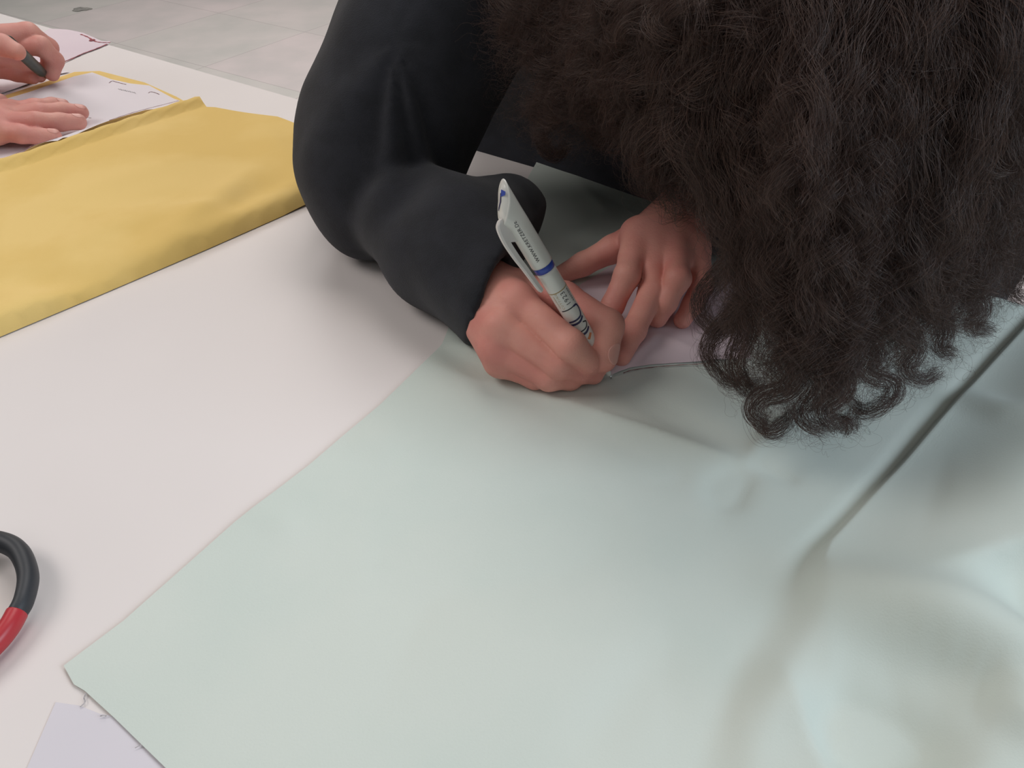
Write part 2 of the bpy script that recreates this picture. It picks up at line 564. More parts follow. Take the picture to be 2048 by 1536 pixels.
def mint_h(Q):
    h = np.full(len(Q), 0.0012)
    P3 = np.column_stack([Q, np.zeros(len(Q))])
    h += 0.0008 * (1 + waves(P3, 28, 3)) * 0.8
    for line, a, w, k in creases:
        d, s, t = seg_dist(Q, line)
        fade = np.sin(np.clip(t, 0.02, 0.98) * math.pi) ** 0.5 if k == 's' else np.sin(np.clip(t, 0.03, 0.97) * math.pi) ** 0.7
        h += a * fade * (np.exp(-(d / w) ** 2) if k == 'g' else np.exp(-d / w))
    d, s, t = seg_dist(Q, full_line)
    # the big fold: right of the line the cloth lies raised over a second layer; travel runs from far to near, so the raised side is on the left
    sd = -s * d
    sharp = 1 - sstep(t, 0.65, 0.76)
    w1 = 0.0026 + 0.022 * (1 - sharp)
    rise = sstep(sd, -0.0008 * sharp, w1)
    h += rise * (0.0060 + 0.012 * sharp * sstep(sd, 0.001, 0.07) + 0.008 * sstep(sd, 0, 0.10))
    # the flat side comes up a little before it dives into the fold
    h += sharp * 0.0022 * sstep(sd, -0.10, -0.02) * (1 - sstep(sd, -0.012, -0.0005))
    h += rise * 0.0016 * waves(P3, 40, 12)
    return np.maximum(h, 0.0006)

mint_outline = [J(130, 1335), J(250, 1245), J(470, 1050), J(620, 935), J(760, 815), J(885, 692), J(905, 640), J(1000, 470), J(1060, 350), J(1073, 327),
                J(1180, 365), J(1318, 410)]
q1 = on_table(0, 0.006)
far = [E1 + ed * 0.30 - en * 0.004, E1 + ed * 0.75 - en * 0.01]
near_r = E1 + ed * 0.75 - en * 0.85
b_dir = nrm((J(330, 1536) - J(175, 1385))[:2])
near_l = J(330, 1536)[:2] + b_dir * 0.16
mint_outline = [np.asarray(p)[:2] for p in mint_outline] + far + [near_r, near_l, J(330, 1536)[:2], J(232, 1440)[:2], J(172, 1385)[:2], J(150, 1372)[:2]]
mint = sheet('mint_fabric', mint_outline, 0.0040, mint_h, M_mint, dense=fold_line)
tag(mint, 'large pale mint green fabric sheet with a long fold, under the writing hands', 'fabric')

# lilac tissue sheet at lower left, under the mint sheet
o = sheet('paper_sheet', [J(112, 1405), J(160, 1412), J(200, 1428), J(262, 1440), J(420, 1560), J(420, 1760), J(-20, 1760), J(40, 1570)], 0.006,
          lambda Q: 0.0004 + 0 * Q[:, 0], M_tissue, 0.0001)
tag(o, 'pale lilac paper corner sticking out below the mint fabric at lower left', 'paper')
for px in ([(172, 1386), (168, 1396), (170, 1404), (160, 1414)],):
    th = strip('loose_thread', px, 0.0012, 0.0006, M_grey_line, mint)
strip('loose_thread', [(200, 1432), (207, 1431), (213, 1432)], 0.0016, 0.0007, M_grey_line, mint)
strip('loose_thread', [(270, 1496), (280, 1491), (288, 1489)], 0.0016, 0.0004, M_grey_line, mint)

# ------------------------------------------------------------------ yellow fabric
edge_y = pl([(-420, 830), (0, 676), (200, 592), (420, 498), (560, 436), (660, 392)])
A_line = pl([(-300, 430), (-80, 362), (60, 322), (200, 275), (320, 236), (410, 207)], 0.014)
B_line = pl([(-300, 408), (-80, 338), (60, 299), (200, 252), (320, 212), (400, 186)], 0.018)
ycre = [
    ([(60, 520), (230, 450), (380, 420), (480, 350)], 0.004, 0.020, 'g'),
    ([(-60, 560), (150, 560), (300, 520), (400, 475)], -0.005, 0.018, 'g'),
    ([(380, 500), (350, 460), (440, 400), (520, 330)], 0.005, 0.014, 'g'),
    ([(250, 400), (330, 390), (470, 410), (600, 340)], -0.003, 0.012, 'g'),
    ([(30, 430), (200, 370), (420, 300)], 0.0025, 0.020, 'g'),
    ([(520, 260), (560, 300), (610, 330)], 0.003, 0.016, 'g'),
]
ycre = [(pl(p, 0.014), a, w, k) for p, a, w, k in ycre]
def yellow_h(Q):
    P3 = np.column_stack([Q, np.zeros(len(Q))])
    de, s, t = seg_dist(Q, edge_y)
    base = 0.014 + 0.0012 * waves(P3, 35, 9)
    for line, a, w, k in ycre:
        d, s_, t_ = seg_dist(Q, line)
        base = base + a * np.sin(np.clip(t_, 0.03, 0.97) * math.pi) ** 0.7 * np.exp(-(d / w) ** 2)
    x = np.clip(de / 0.018, 0, 1)
    h = base * np.sqrt(1 - (1 - x) ** 2)
    dA, sA, tA = seg_dist(Q, A_line)
    dm = -sA * dA                              # positive beyond the rolled edge, under the white paper
    # rolled edge
    roll = 0.009 * np.sqrt(np.clip(1 - ((dm - 0.011) / 0.0125) ** 2, 0, 1))
    under = sstep(dm, 0.006, 0.022)
    h = h * (1 - under) + 0.0020 * under + roll * (1 - 0.3 * under)
    return np.maximum(h, 0.0008)
y_outline = [J(-420, 830), J(0, 676), J(200, 592), J(420, 498), J(560, 436), J(668, 388), J(640, 300, .014), J(600, 252, .014), J(555, 234, .014), J(470, 220, .014), J(430, 213, .014), J(412, 209, .016),
             J(405, 198, .020), J(394, 189, .022), J(380, 187, .018), J(365, 189, .010), J(352, 190, .004), J(290, 168), J(200, 145), J(150, 147), J(60, 178), J(0, 198), J(-200, 250), J(-420, 300)]
yel = sheet('yellow_fabric', y_outline, 0.0055, yellow_h, M_yellow)
tag(yel, 'folded yellow fabric sheet lying at the left of the table', 'fabric')

# white pattern paper on the yellow fabric
def wp_h(Q):
    return yellow_h(Q) * 0 + 0.0105 - 0.008 * sstep(-seg_dist(Q, B_line)[0] * 1.0, -0.06, 0.0) * 0 + 0.0
def wp_h(Q):
    d, s, t = seg_dist(Q, B_line)
    P3 = np.column_stack([Q, np.zeros(len(Q))])
    h = 0.0032 + 0.0165 * np.exp(-(np.clip(d, 0, 1) / 0.018) ** 2)
    dA, sA, tA = seg_dist(Q, A_line)
    return np.maximum(h + 0.0004 * waves(P3, 30, 4), yellow_h(Q) + 0.0010 + 0.0016 * np.exp(-(d / 0.03) ** 2))
W = empty('pattern_paper', (*J(200, 220)[:2], TZ + 0.004))
wp = sheet('sheet', [J(356, 187, 0.012), J(345, 186, 0.01), J(300, 176), J(262, 172), J(225, 164), J(186, 150), J(150, 158), J(60, 189), J(0, 207), J(-140, 245), J(-200, 340),
                     J(-60, 312, 0.01), J(0, 310, 0.01), J(60, 304, 0.012), J(130, 287, 0.015), J(218, 243, 0.018), J(290, 214, 0.018)], 0.005, wp_h, M_paper, 0.00015, W)
tag(W, 'white paper pattern with drawn brown outline, under the flat hand on the yellow fabric', 'paper')
gf = lambda Q: wp_h(Q)
strip('drawn_line', [(354, 190), (330, 199), (290, 215), (250, 232), (219, 243)], 0.018, 0.0014, M_line, W, gf, 0.4)
strip('drawn_line', [(120, 288), (90, 298), (64, 304), (66, 302), (30, 307), (-20, 310)], 0.013, 0.0012, M_line, W, gf, 0.4)
strip('drawn_line', [(218, 165), (224, 161), (232, 163), (240, 165), (252, 168)], 0.004, 0.0009, M_line, W, gf, 0.4)
strip('drawn_line', [(296, 183), (300, 181), (308, 182), (318, 186)], 0.005, 0.0009, M_line, W, gf, 0.4)
strip('drawn_line', [(176, 234), (182, 235), (178, 236)], 0.004, 0.0009, M_grey_line, W, gf, 0.4)
for k in range(4):
    x0 = 236 + k * 9
    strip('pencil_writing', [(x0, 176 + k * 2), (x0 + 3, 178 + k * 2), (x0 + 5, 177 + k * 2), (x0 + 8, 180 + k * 2)], 0.004, 0.0008, M_grey_line, W, gf, 0.3)

# pink paper by the far hand
def curl(Q):
    return 0.0010 + 0.0045 * np.exp(-(np.linalg.norm(Q - J(125, 68)[:2], axis=1) / 0.05) ** 2)
K = sheet('pink_paper', [J(118, 128), J(217, 90), J(222, 84), J(204, 84), J(190, 78), J(168, 71), J(140, 67), J(100, 64), J(60, 90), J(60, 140)], 0.006, curl, M_pink, 0.0002)
tag(K, 'pale pink paper edged with red marker at the table edge', 'paper')
strip('red_outline', [(119, 127), (150, 113), (168, 105), (190, 97), (214, 87)], 0.002, 0.0024, M_red, K, curl, 0.5)
strip('red_outline', [(162, 71), (176, 75), (190, 82), (204, 84), (221, 84)], 0.002, 0.0022, M_red, K, curl, 0.6)
v = []; c0 = J(184, 80, 0.0022)
for k in range(12):
    a = k / 12 * 6.283
    v.append(c0 + np.array([0.0042 * math.cos(a), 0.005 * math.sin(a), 0]))
mesh('red_blot', v, [tuple(range(12))], M_red, K, False)
# pale paper under the far hand
o = sheet('paper_scrap', [J(-60, 150), J(60, 140), J(112, 140), J(140, 146), J(100, 155), J(58, 171), J(0, 190), J(-60, 205)], 0.006, lambda Q: 0.0014 + 0.002 * np.exp(-(np.linalg.norm(Q - J(60, 158)[:2], axis=1) / 0.03) ** 2), M_paper, 0.0002)
tag(o, 'white paper scrap under the hand holding the green pen', 'paper')

# pink template paper under the left writing hand
tp_line = pl([(1195, 775), (1230, 757), (1262, 742), (1300, 735), (1400, 729), (1480, 722)])
def tp_h(Q):
    cr, s, t = seg_dist(Q, pl([(1230, 745), (1300, 690), (1315, 678), (1420, 720)]))
    return mint_h(Q) + 0.0007 + 0.003 * np.exp(-cr / 0.008)
T = sheet('pink_template', [J(1222, 757), J(1262, 742), J(1300, 735), J(1350, 731), J(1400, 729), J(1500, 722), J(1480, 560), J(1250, 520), J(1120, 600)], 0.003, tp_h, M_pink, 0.00015)
tag(T, 'pink paper template being traced, held by the shaded left hand under the hair', 'paper')
strip('pencil_line', [(1246, 750), (1262, 744), (1300, 737), (1350, 732), (1400, 730), (1440, 728)], 0.002, 0.0007, M_line, T, tp_h, 0.5)

# ------------------------------------------------------------------ pens
def frame_of(a, c_hint):
    a = nrm(a); c = np.asarray(c_hint, float); c = nrm(c - a * (c @ a)); o = np.cross(a, c)
    return a, c, o

def lathe(tip, a, c, o, prof, seg=40, cut=None):
    """prof: (distance from the tip, radius)"""
    V = []; Fc = []
    for s, r in prof:
        for k in range(seg):
            th = 2 * math.pi * k / seg
            V.append(tip + a * s + (c * math.cos(th) + o * math.sin(th)) * r)
    for i in range(len(prof) - 1):
        for k in range(seg):
            p = i * seg + k; q = i * seg + (k + 1) % seg
            Fc.append((p, q, q + seg, p + seg))
    Fc.append(tuple(range(seg))[::-1]); Fc.append(tuple((len(prof) - 1) * seg + k for k in range(seg)))
    return np.array(V), Fc

def wrap_text(body, size, name, mat, parent, tip, a, c, o, s0, phi0, rfun, spacing=1.0, squash=1.0):
    cu = bpy.data.curves.new('t', 'FONT')
    cu.body = body; cu.size = size; cu.space_character = spacing; cu.resolution_u = 3
    cu.align_y = 'CENTER'
    to = bpy.data.objects.new('t', cu); COL.objects.link(to)
    bpy.context.view_layer.update()
    me = to.to_mesh()
    import bmesh
    bm = bmesh.new(); bm.from_mesh(me)
    y_ = -size
    while y_ < size:
        bmesh.ops.bisect_plane(bm, geom=bm.verts[:] + bm.edges[:] + bm.faces[:], plane_co=(0, y_, 0), plane_no=(0, 1, 0))
        y_ += 0.00035
    bm.verts.index_update()
    P = np.array([tuple(v.co) for v in bm.verts]); F_ = [tuple(v.index for v in f_.verts) for f_ in bm.faces]
    bm.free()
    to.to_mesh_clear(); bpy.data.objects.remove(to); bpy.data.curves.remove(cu)
    V = []
    for x, y, _ in P:
        s = s0 + x * squash
        r = rfun(s) + 0.00008
        ph = phi0 - y / r                     # letters' tops point towards the clip side
        V.append(tip + a * s + (c * math.cos(ph) + o * math.sin(ph)) * r)
    return mesh(name, V, F_, mat, parent, False)

def band(name, mat, parent, tip, a, c, o, path, w, rfun):
    """printed stroke on the barrel; path holds (distance from the tip, angle)"""
    P = spline([(s, p, 0) for s, p in path], 6)
    V = []; Fc = []
    for i, q in enumerate(P):
        t = P[min(i + 1, len(P) - 1)] - P[max(i - 1, 0)]
        r = rfun(q[0]); tx, ty = t[0], t[1] * r
        l = math.hypot(tx, ty) or 1
        nx, ny = -ty / l, tx / l
        for sg in (-1, 1):
            s = q[0] + nx * w / 2 * sg; ph = q[1] + ny * w / 2 * sg / r
            V.append(tip + a * s + (c * math.cos(ph) + o * math.sin(ph)) * (rfun(s) + 0.0001))
    for i in range(len(P) - 1):
        Fc.append((2 * i, 2 * i + 2, 2 * i + 3, 2 * i + 1))
    return mesh(name, V, Fc, mat, parent)

TIP = J(1223, 757, 0.0028)
# pen top chosen on the ray of its far end so that the pen is about 15 cm long
def on_ray(u, v, t):
    x = (u - 1024) / FPX; y = (v - 768) / FPX
    return np.array([x * t, t * (CP - y * SP), TZ + CH - t * (SP + y * CP)])
best = min((abs(np.linalg.norm(on_ray(990, 372, t) - TIP) - 0.149), t) for t in np.arange(0.36, 0.445, 0.001))[1]
TOP = on_ray(990, 372, best)
LEN = float(np.linalg.norm(TOP - TIP))
a, c, o_ = frame_of(TOP - TIP, (-1.0, -0.72, 0.0))
cam_dir = nrm(np.array([0, 0, TZ + CH]) - (TIP + TOP) / 2)
if o_ @ cam_dir < 0:
    o_ = -o_
# angle around the barrel of the side that faces the lens
def rad_low(s):
    return float(np.interp(s, [0, 0.0015, 0.010, 0.022, 0.034, 0.060, 0.095], [0.0006, 0.0011, 0.0030, 0.0046, 0.0056, 0.0064, 0.0064]))
S1 = LEN * 0.612; S2 = LEN * 0.640; SC1 = LEN * 0.865; SC2 = LEN * 1.0
PEN = empty('ballpoint_pen', TIP)
tag(PEN, 'white advertising pen with blue ring, held upright in the writing hand', 'pen')
v, f = lathe(TIP, a, c, o_, [(s, rad_low(s)) for s in np.linspace(0.012, S1, 30)])
mesh('lower_barrel', v, f, M_pen, PEN)
v, f = lathe(TIP, a, c, o_, [(s, rad_low(s)) for s in np.linspace(0.0035, 0.0119, 10)])
mesh('nose_cone', v, f, M_pen, PEN)
v, f = lathe(TIP, a, c, o_, [(0, 0.0004), (0.001, 0.0007), (0.0036, 0.0012)])
mesh('tip', v, f, M_steel, PEN)
v, f = lathe(TIP, a, c, o_, [(S1 - 0.0002, 0.0062), (S1, 0.0066), (S2, 0.0066), (S2 + 0.0002, 0.0062)])
mesh('ring', v, f, M_blue, PEN)
# upper barrel with slanted, flared end
seg = 48; V = []; Fc = []
NR = 40
def rad_up(s):
    return 0.0070
for i in range(NR):
    t = i / (NR - 1)
    for k in range(seg):
        th = 2 * math.pi * k / seg
        # plane of the slanted end: short on the clip side, long on the other
        send = (SC1 + SC2) / 2 - (SC2 - SC1) / 2 * math.cos(th)
        s = S2 + (send - S2) * t
        fl_ = sstep(np.array([s]), S2 + 0.030, SC1 + 0.004)[0]
        x = 0.0070 * math.cos(th) * (1 + (0.42 if math.cos(th) > 0 else 0.0) * fl_)
        x -= 0.0045 * sstep(np.array([s]), SC1, SC2)[0] * 0
        yv = 0.0070 * math.sin(th) * (1 - 0.10 * fl_)
        V.append(TIP + a * s + c * x + o_ * yv)
for i in range(NR - 1):
    for k in range(seg):
        p = i * seg + k; q = i * seg + (k + 1) % seg
        Fc.append((p, q, q + seg, p + seg))
Fc.append(tuple(range(seg))[::-1])
rim = np.array(V[(NR - 1) * seg:])
cen = rim.mean(0)
pn = nrm(np.cross(rim[0] - cen, rim[seg // 4] - cen))
if pn @ a < 0:
    pn = -pn
upper_V = list(V); base_i = (NR - 1) * seg
rings_dome = []
for j, (sc_, up_) in enumerate([(0.93, 0.0005), (0.84, 0.0003), (0.80, 0.0006), (0.6, 0.0015), (0.35, 0.0021), (0.12, 0.0023)]):
    upper_V += [cen + (p - cen) * sc_ + pn * up_ for p in rim]
    for k in range(seg):
        p = base_i + j * seg + k; q = base_i + j * seg + (k + 1) % seg
        Fc.append((p, q, q + seg, p + seg))
Fc.append(tuple(base_i + 6 * seg + k for k in range(seg)))
mesh('upper_barrel', upper_V, Fc, M_pen, PEN)
# blue emblem on the slanted end: a thin dark rim arc and a blue patch
def dome_pt(r, th, up_):
    i0 = int(round(th / (2 * math.pi) * seg)) % seg
    return cen + (rim[i0] - cen) * r + pn * up_
em = []
for k in range(14):
    th = math.radians(20 + k * 9)
    em.append(dome_pt(0.62, th, 0.0018)); em.append(dome_pt(0.50, th, 0.0023))
ob = cen + nrm(rim[0] - cen) * 0
V = []
ux = nrm(rim[seg // 2] - cen); uy = nrm(np.cross(pn, ux))
side = 1 if uy @ cam_dir > 0 else -1
def dome_xy(x, y):
    return cen + ux * x + uy * y * side + pn * (0.0026 - 14 * (x * x * 0.25 + y * y))
V = [dome_xy(*p) for p in [(0.0030, 0.0006), (0.0072, 0.0010), (0.0060, 0.0048), (0.0040, 0.0044)]]
mesh('emblem', V, [(0, 1, 2, 3)], M_blue, PEN, False)
V = [dome_xy(*p) for p in [(0.0052, 0.0002), (0.0050, 0.0012), (0.000, 0.0010), (-0.0050, -0.0012), (-0.0050, -0.0020), (0.0, -0.0002)]]
mesh('emblem', V, [(0, 1, 2, 3, 4, 5)], M_navy, PEN, False)
# clip
def clip_pt(s, out, w):
    return TIP + a * s + c * out + o_ * w
sec = spline([(SC1 + 0.004, 0.0092, 0), (SC1 + 0.001, 0.0122, 0), (SC1 - 0.008, 0.0138, 0), (SC1 - 0.020, 0.0136, 0), (SC1 - 0.030, 0.0126, 0), (SC1 - 0.040, 0.0118, 0), (SC1 - 0.047, 0.0112, 0), (SC1 - 0.050, 0.0106, 0)], 6)
V = []; Fc = []
n = len(sec)
for i, (s, out, _) in enumerate(sec):
    t = i / (n - 1)
    hw = 0.0017 * (1 - 0.25 * t) * (0.75 + 0.25 * min(1, i / 4))
    th = 0.0036 * (1 - 0.45 * t)
    if t > 0.93:
        hw *= 0.7; th *= 0.7
    for dx, dw in ((-th, -hw * 0.9), (-th, hw * 0.9), (0, hw), (th * 0.35, hw * 0.6), (th * 0.35, -hw * 0.6), (0, -hw)):
        V.append(clip_pt(s, out + dx, dw))
for i in range(n - 1):
    for k in range(6):
        Fc.append((i * 6 + k, i * 6 + (k + 1) % 6, (i + 1) * 6 + (k + 1) % 6, (i + 1) * 6 + k))
Fc.append((5, 4, 3, 2, 1, 0)); Fc.append(tuple((n - 1) * 6 + k for k in range(6)))
# wedge that joins the clip to the barrel
m0 = len(V)
for s, out in ((SC1 + 0.003, 0.0060), (SC1 + 0.003, 0.0110), (SC1 - 0.010, 0.0118), (SC1 - 0.014, 0.0060)):
    V.append(clip_pt(s, out, -0.0014)); V.append(clip_pt(s, out, 0.0014))
Fc += [(m0, m0 + 2, m0 + 4, m0 + 6), (m0 + 7, m0 + 5, m0 + 3, m0 + 1), (m0, m0 + 1, m0 + 3, m0 + 2), (m0 + 2, m0 + 3, m0 + 5, m0 + 4), (m0 + 4, m0 + 5, m0 + 7, m0 + 6), (m0 + 6, m0 + 7, m0 + 1, m0)]
cl = mesh('clip', V, Fc, M_penclip, PEN, False)
# prints. phi is measured from the clip side towards the lens
phi_c = math.atan2(o_ @ cam_dir, c @ cam_dir)
hand_ok = np.cross(a, c) @ o_ > 0
wrap_text('WWW.KRETZER.DE', 0.0032, 'lettering', M_ink, PEN, TIP, a, c, o_, LEN * 0.672, phi_c - 0.15, lambda s: 0.00712, 1.08, 1.0)
band('gold_ring', M_gold, PEN, TIP, a, c, o_, [(LEN * 0.514, p) for p in np.linspace(-0.6, 3.6, 10)], 0.0006, rad_low)
wrap_text('1923', 0.0045, 'lettering', M_ink, PEN, TIP, a, c, o_, LEN * 0.440, phi_c + 0.24, rad_low, 1.25, 1.0)
wrap_text('CUTTING', 0.0022, 'lettering', M_gold, PEN, TIP, a, c, o_, LEN * 0.432, phi_c - 0.45, rad_low, 1.5, 1.0)
wrap_text('SOLUTIONS', 0.0016, 'lettering', M_gold, PEN, TIP, a, c, o_, LEN * 0.440, phi_c - 0.80, rad_low, 1.2, 1.0)
wrap_text('KRETZER', 0.0022, 'lettering', M_ink, PEN, TIP, a, c, o_, LEN * 0.440, phi_c + 0.95, rad_low, 1.2, 1.0)
B0 = LEN * 0.424
band('logo_stroke', M_ink, PEN, TIP, a, c, o_, [(B0, phi_c - 0.85), (B0, phi_c), (B0, phi_c + 0.75)], 0.0008, rad_low)
band('logo_stroke', M_navy, PEN, TIP, a, c, o_, [(B0, phi_c + 0.5), (B0 - 0.001, phi_c + 0.95), (B0 - 0.005, phi_c + 1.0), (B0 - 0.009, phi_c + 0.55), (B0 - 0.0095, phi_c - 0.8)], 0.0013, rad_low)
band('logo_stroke', M_navy, PEN, TIP, a, c, o_, [(B0 - 0.012, phi_c - 0.85), (B0 - 0.012, phi_c + 0.2), (B0 - 0.010, phi_c + 0.85)], 0.0016, rad_low)
band('logo_stroke', M_ink, PEN, TIP, a, c, o_, [(B0 - 0.0135, phi_c + 0.5), (B0 - 0.0155, phi_c + 0.95), (B0 - 0.0185, phi_c + 0.5), (B0 - 0.019, phi_c - 0.8)], 0.0009, rad_low)
band('logo_stroke', M_navy, PEN, TIP, a, c, o_, [(B0 - 0.0215, phi_c - 0.8), (B0 - 0.0215, phi_c + 0.2), (B0 - 0.0195, phi_c + 0.9)], 0.0017, rad_low)
band('orange_stroke', material('orange_print', srgb(222, 140, 90), 0.5), PEN, TIP, a, c, o_, [(B0 - 0.027, phi_c + 0.1), (B0 - 0.024, phi_c + 0.7)], 0.002, rad_low)

# green pen of the other person
GT = J(99, 160, 0.006)
GTOP = J(-20, 47, 0.110)
ga, gc, go = frame_of(GTOP - GT, (0, 0, 1))
GP = empty('green_pen', GT)
tag(GP, 'dark green pen in the hand at the upper left corner', 'pen')
gl = 0.14
v, f = lathe(GT, ga, gc, go, [(0.026, 0.0046), (0.03, 0.0058), (0.05, 0.0066), (0.09, 0.0066), (gl - 0.01, 0.006), (gl, 0.0035)])
mesh('barrel', v, f, M_green, GP)
v, f = lathe(GT, ga, gc, go, [(0.008, 0.0012), (0.012, 0.0020), (0.022, 0.0030), (0.0262, 0.0036)])
mesh('nose_cone', v, f, material('brown_plastic', srgb(120, 80, 62), 0.5), GP)
v, f = lathe(GT, ga, gc, go, [(0, 0.0005), (0.004, 0.0009), (0.0082, 0.0012)])
mesh('tip', v, f, M_ink, GP)

# ------------------------------------------------------------------ scissors
SCI = empty('scissors', (*J(-60, 1250)[:2], TZ))
tag(SCI, 'scissors with a black and red handle loop at the left edge of the table', 'scissors')
blk = spline([J(-95, 1290, 0.008), J(-112, 1200, 0.009), J(-85, 1120, 0.010), J(-40, 1086, 0.011), J(2, 1084, 0.012), J(38, 1104, 0.012), J(56, 1150, 0.011), J(48, 1200, 0.010), J(30, 1232, 0.009)], 8)
rr = [0.0043 * (0.95 + 0.25 * math.sin(i / len(blk) * math.pi)) for i in range(len(blk))]
v, f = tube(blk, rr, 16, 1.25)
hd = mesh('handle_loop', v, f, M_black, SCI)
red = spline([J(34, 1226, 0.009), J(18, 1254, 0.0085), J(-8, 1286, 0.008), J(-48, 1322, 0.008), J(-95, 1350, 0.008)], 8)
v, f = tube(red, [0.0049] * len(red), 16, 1.15)
hr = mesh('handle_grip', v, f, M_redp, SCI); hr['label'] = 'red grip'
blk2 = spline([J(-100, 1345, 0.008), J(-150, 1300, 0.008), J(-210, 1290, 0.008), J(-290, 1310, 0.009), J(-320, 1370, 0.010), J(-280, 1430, 0.010), J(-210, 1440, 0.008), J(-140, 1400, 0.008)], 8)
v, f = tube(blk2, 0.0048, 16, 1.2)
mesh('handle_loop', v, f, M_black, SCI)
def blade(p0, p1, w, z0):
    p0 = p0.copy(); p1 = p1.copy(); d = nrm(p1 - p0); s = np.array([-d[1], d[0], 0])
    V = []
    for z in (z0, z0 + 0.0015):
        for q in (p0 - s * w, p0 + s * w, p0 + (p1 - p0) * 0.6 + s * w * 0.8, p1, p0 + (p1 - p0) * 0.6 - s * w * 0.6):
            V.append((q[0], q[1], TZ + z))
    return np.array(V), [(4, 3, 2, 1, 0), (5, 6, 7, 8, 9)] + [(i, (i + 1) % 5, (i + 1) % 5 + 5, i + 5) for i in range(5)]
pv = J(-170, 1420, 0.0)
v, f = blade(pv, pv + np.array([-0.10, -0.05, 0]), 0.007, 0.002)
mesh('blade', v, f, M_steel, SCI, False)
v, f = blade(pv, pv + np.array([-0.095, -0.062, 0]), 0.007, 0.0037)
mesh('blade', v, f, M_steel, SCI, False)
v, f = tube([pv + np.array([0.004, 0, 0.001]), pv + np.array([0.004, 0.0, 0.008])], 0.004, 16, up=(0, 1, 0))
mesh('screw', v, f, M_steel, SCI)

# ------------------------------------------------------------------ hands
def J3(l):
    return np.array([J(u, v, z / 1000.0) for u, v, z in l])

def hand_sdf(fingers, palm, crease=0.0008):
    """fingers: list of (joints, radii); palm: list of (a, b, ra, rb)"""
    def fn(P):
        d = None
        for a_, b_, ra, rb in palm:
            e = cone(P, a_, b_, ra, rb)
            d = e if d is None else smin(d, e, 0.010)
        fd = None
        for pts, rad in fingers:
            e = chain(P, pts, rad, 0.004)
            # wrinkles over the finger joints
            for j in range(1, len(pts) - 1):
                q = pts[j]; dr = nrm(pts[j + 1] - pts[j - 1])
                s = (P - q) @ dr
                near_ = np.exp(-(s / 0.0045) ** 2) * (np.abs(e) < 0.01)
                e = e + near_ * 0.00022 * np.cos(s * 2 * math.pi / 0.0022)
            fd = e if fd is None else smin(fd, e, 0.0007)
        d = smin(d, fd, 0.0042)
        return d + 0.00025 * waves(P, 180, 5)
    return fn

def nail(name, parent, fn, c_, dirn, normal, l, w, mat=None):
    """thin nail plate that follows the finger surface"""
    dirn = nrm(dirn); normal = nrm(normal - dirn * (np.asarray(normal) @ dirn)); sd_ = np.cross(dirn, normal)
    def nf(P):
        q = (P - c_)
        x = q @ dirn; y = q @ sd_
        e = (np.sqrt((x / l) ** 2 + (y / w) ** 2) - 1) * min(l, w)
        zz = q @ normal
        return np.maximum(np.maximum(fn(P) - 0.00035, -(fn(P) + 0.0006)), np.maximum(e, -zz - 0.002))
    R = max(l, w) * 1.5 + 0.004
    V_, F_ = surface(nf, c_ - R, c_ + R, 0.00035)
    return mesh(name, V_, F_, mat or M_nail, parent)

# --- right hand of the writer (holds the white pen)
mm = 0.001
wr = J(966, 590, 0.037)
R_fing = [
    (J3([(1034, 602, 52), (1140, 689, 42), (1174, 722, 25), (1194, 736, 14)]), [0.0108, 0.0098, 0.0082, 0.0070]),      # index
    (J3([(1000, 650, 42), (1116, 727, 26), (1160, 742, 16), (1186, 748, 10)]), [0.0108, 0.0098, 0.0082, 0.0072]),      # middle
    (J3([(990, 694, 28), (1098, 754, 14), (1140, 756, 10), (1166, 742, 10)]), [0.0100, 0.0090, 0.0078, 0.0070]),         # ring
    (J3([(1000, 725, 15), (1070, 753, 10), (1110, 752, 9), (1140, 738, 9)]), [0.0092, 0.0082, 0.0074, 0.0066]),          # little
    (J3([(1030, 580, 38), (1128, 598, 46), (1214, 652, 40), (1206, 716, 24)]), [0.0130, 0.0115, 0.0110, 0.0096]),        # thumb
]
R_palm = [(wr, R_fing[0][0][0], 0.022, 0.0115), (wr, R_fing[1][0][0], 0.022, 0.0115), (wr, R_fing[2][0][0], 0.021, 0.0115), (wr, R_fing[3][0][0], 0.020, 0.0105),
          (wr, R_fing[4][0][0], 0.020, 0.0130), (R_fing[4][0][0], R_fing[0][0][0], 0.011, 0.010),
          (J(1000, 640, 0.028), J(1060, 650, 0.026), 0.017, 0.012),
          (J(850, 486, 0.044), wr, 0.023, 0.0215)]
fnR = hand_sdf(R_fing, R_palm)

# --- left hand of the writer (in the shade)
L_fing = [
    (J3([(1276, 472, 43), (1254, 552, 37), (1225, 612, 20), (1203, 650, 10)]), [0.0105, 0.0094, 0.0082, 0.0072]),
    (J3([(1314, 470, 45), (1303, 586, 27), (1268, 660, 16), (1242, 712, 9)]), [0.0105, 0.0096, 0.0084, 0.0073]),
    (J3([(1350, 476, 43), (1355, 558, 38), (1332, 604, 24), (1315, 636, 12)]), [0.0102, 0.0092, 0.0082, 0.0072]),
    (J3([(1386, 498, 35), (1404, 568, 27), (1385, 610, 16), (1365, 640, 8)]), [0.0094, 0.0082, 0.0074, 0.0066]),
    (J3([(1300, 455, 34), (1226, 498, 28), (1166, 528, 18), (1118, 552, 10)]), [0.0120, 0.0108, 0.0092, 0.0074]),
]
wl = J(1380, 418, 0.040)
L_palm = [(wl, L_fing[i][0][0], 0.021, r_) for i, r_ in ((0, 0.0115), (1, 0.0115), (2, 0.011), (3, 0.010), (4, 0.012))]
for i_ in range(4):
    q_ = L_fing[i_][0]
    L_palm.append((q_[0], q_[0] * 0.45 + q_[1] * 0.55, 0.0112, 0.0098))
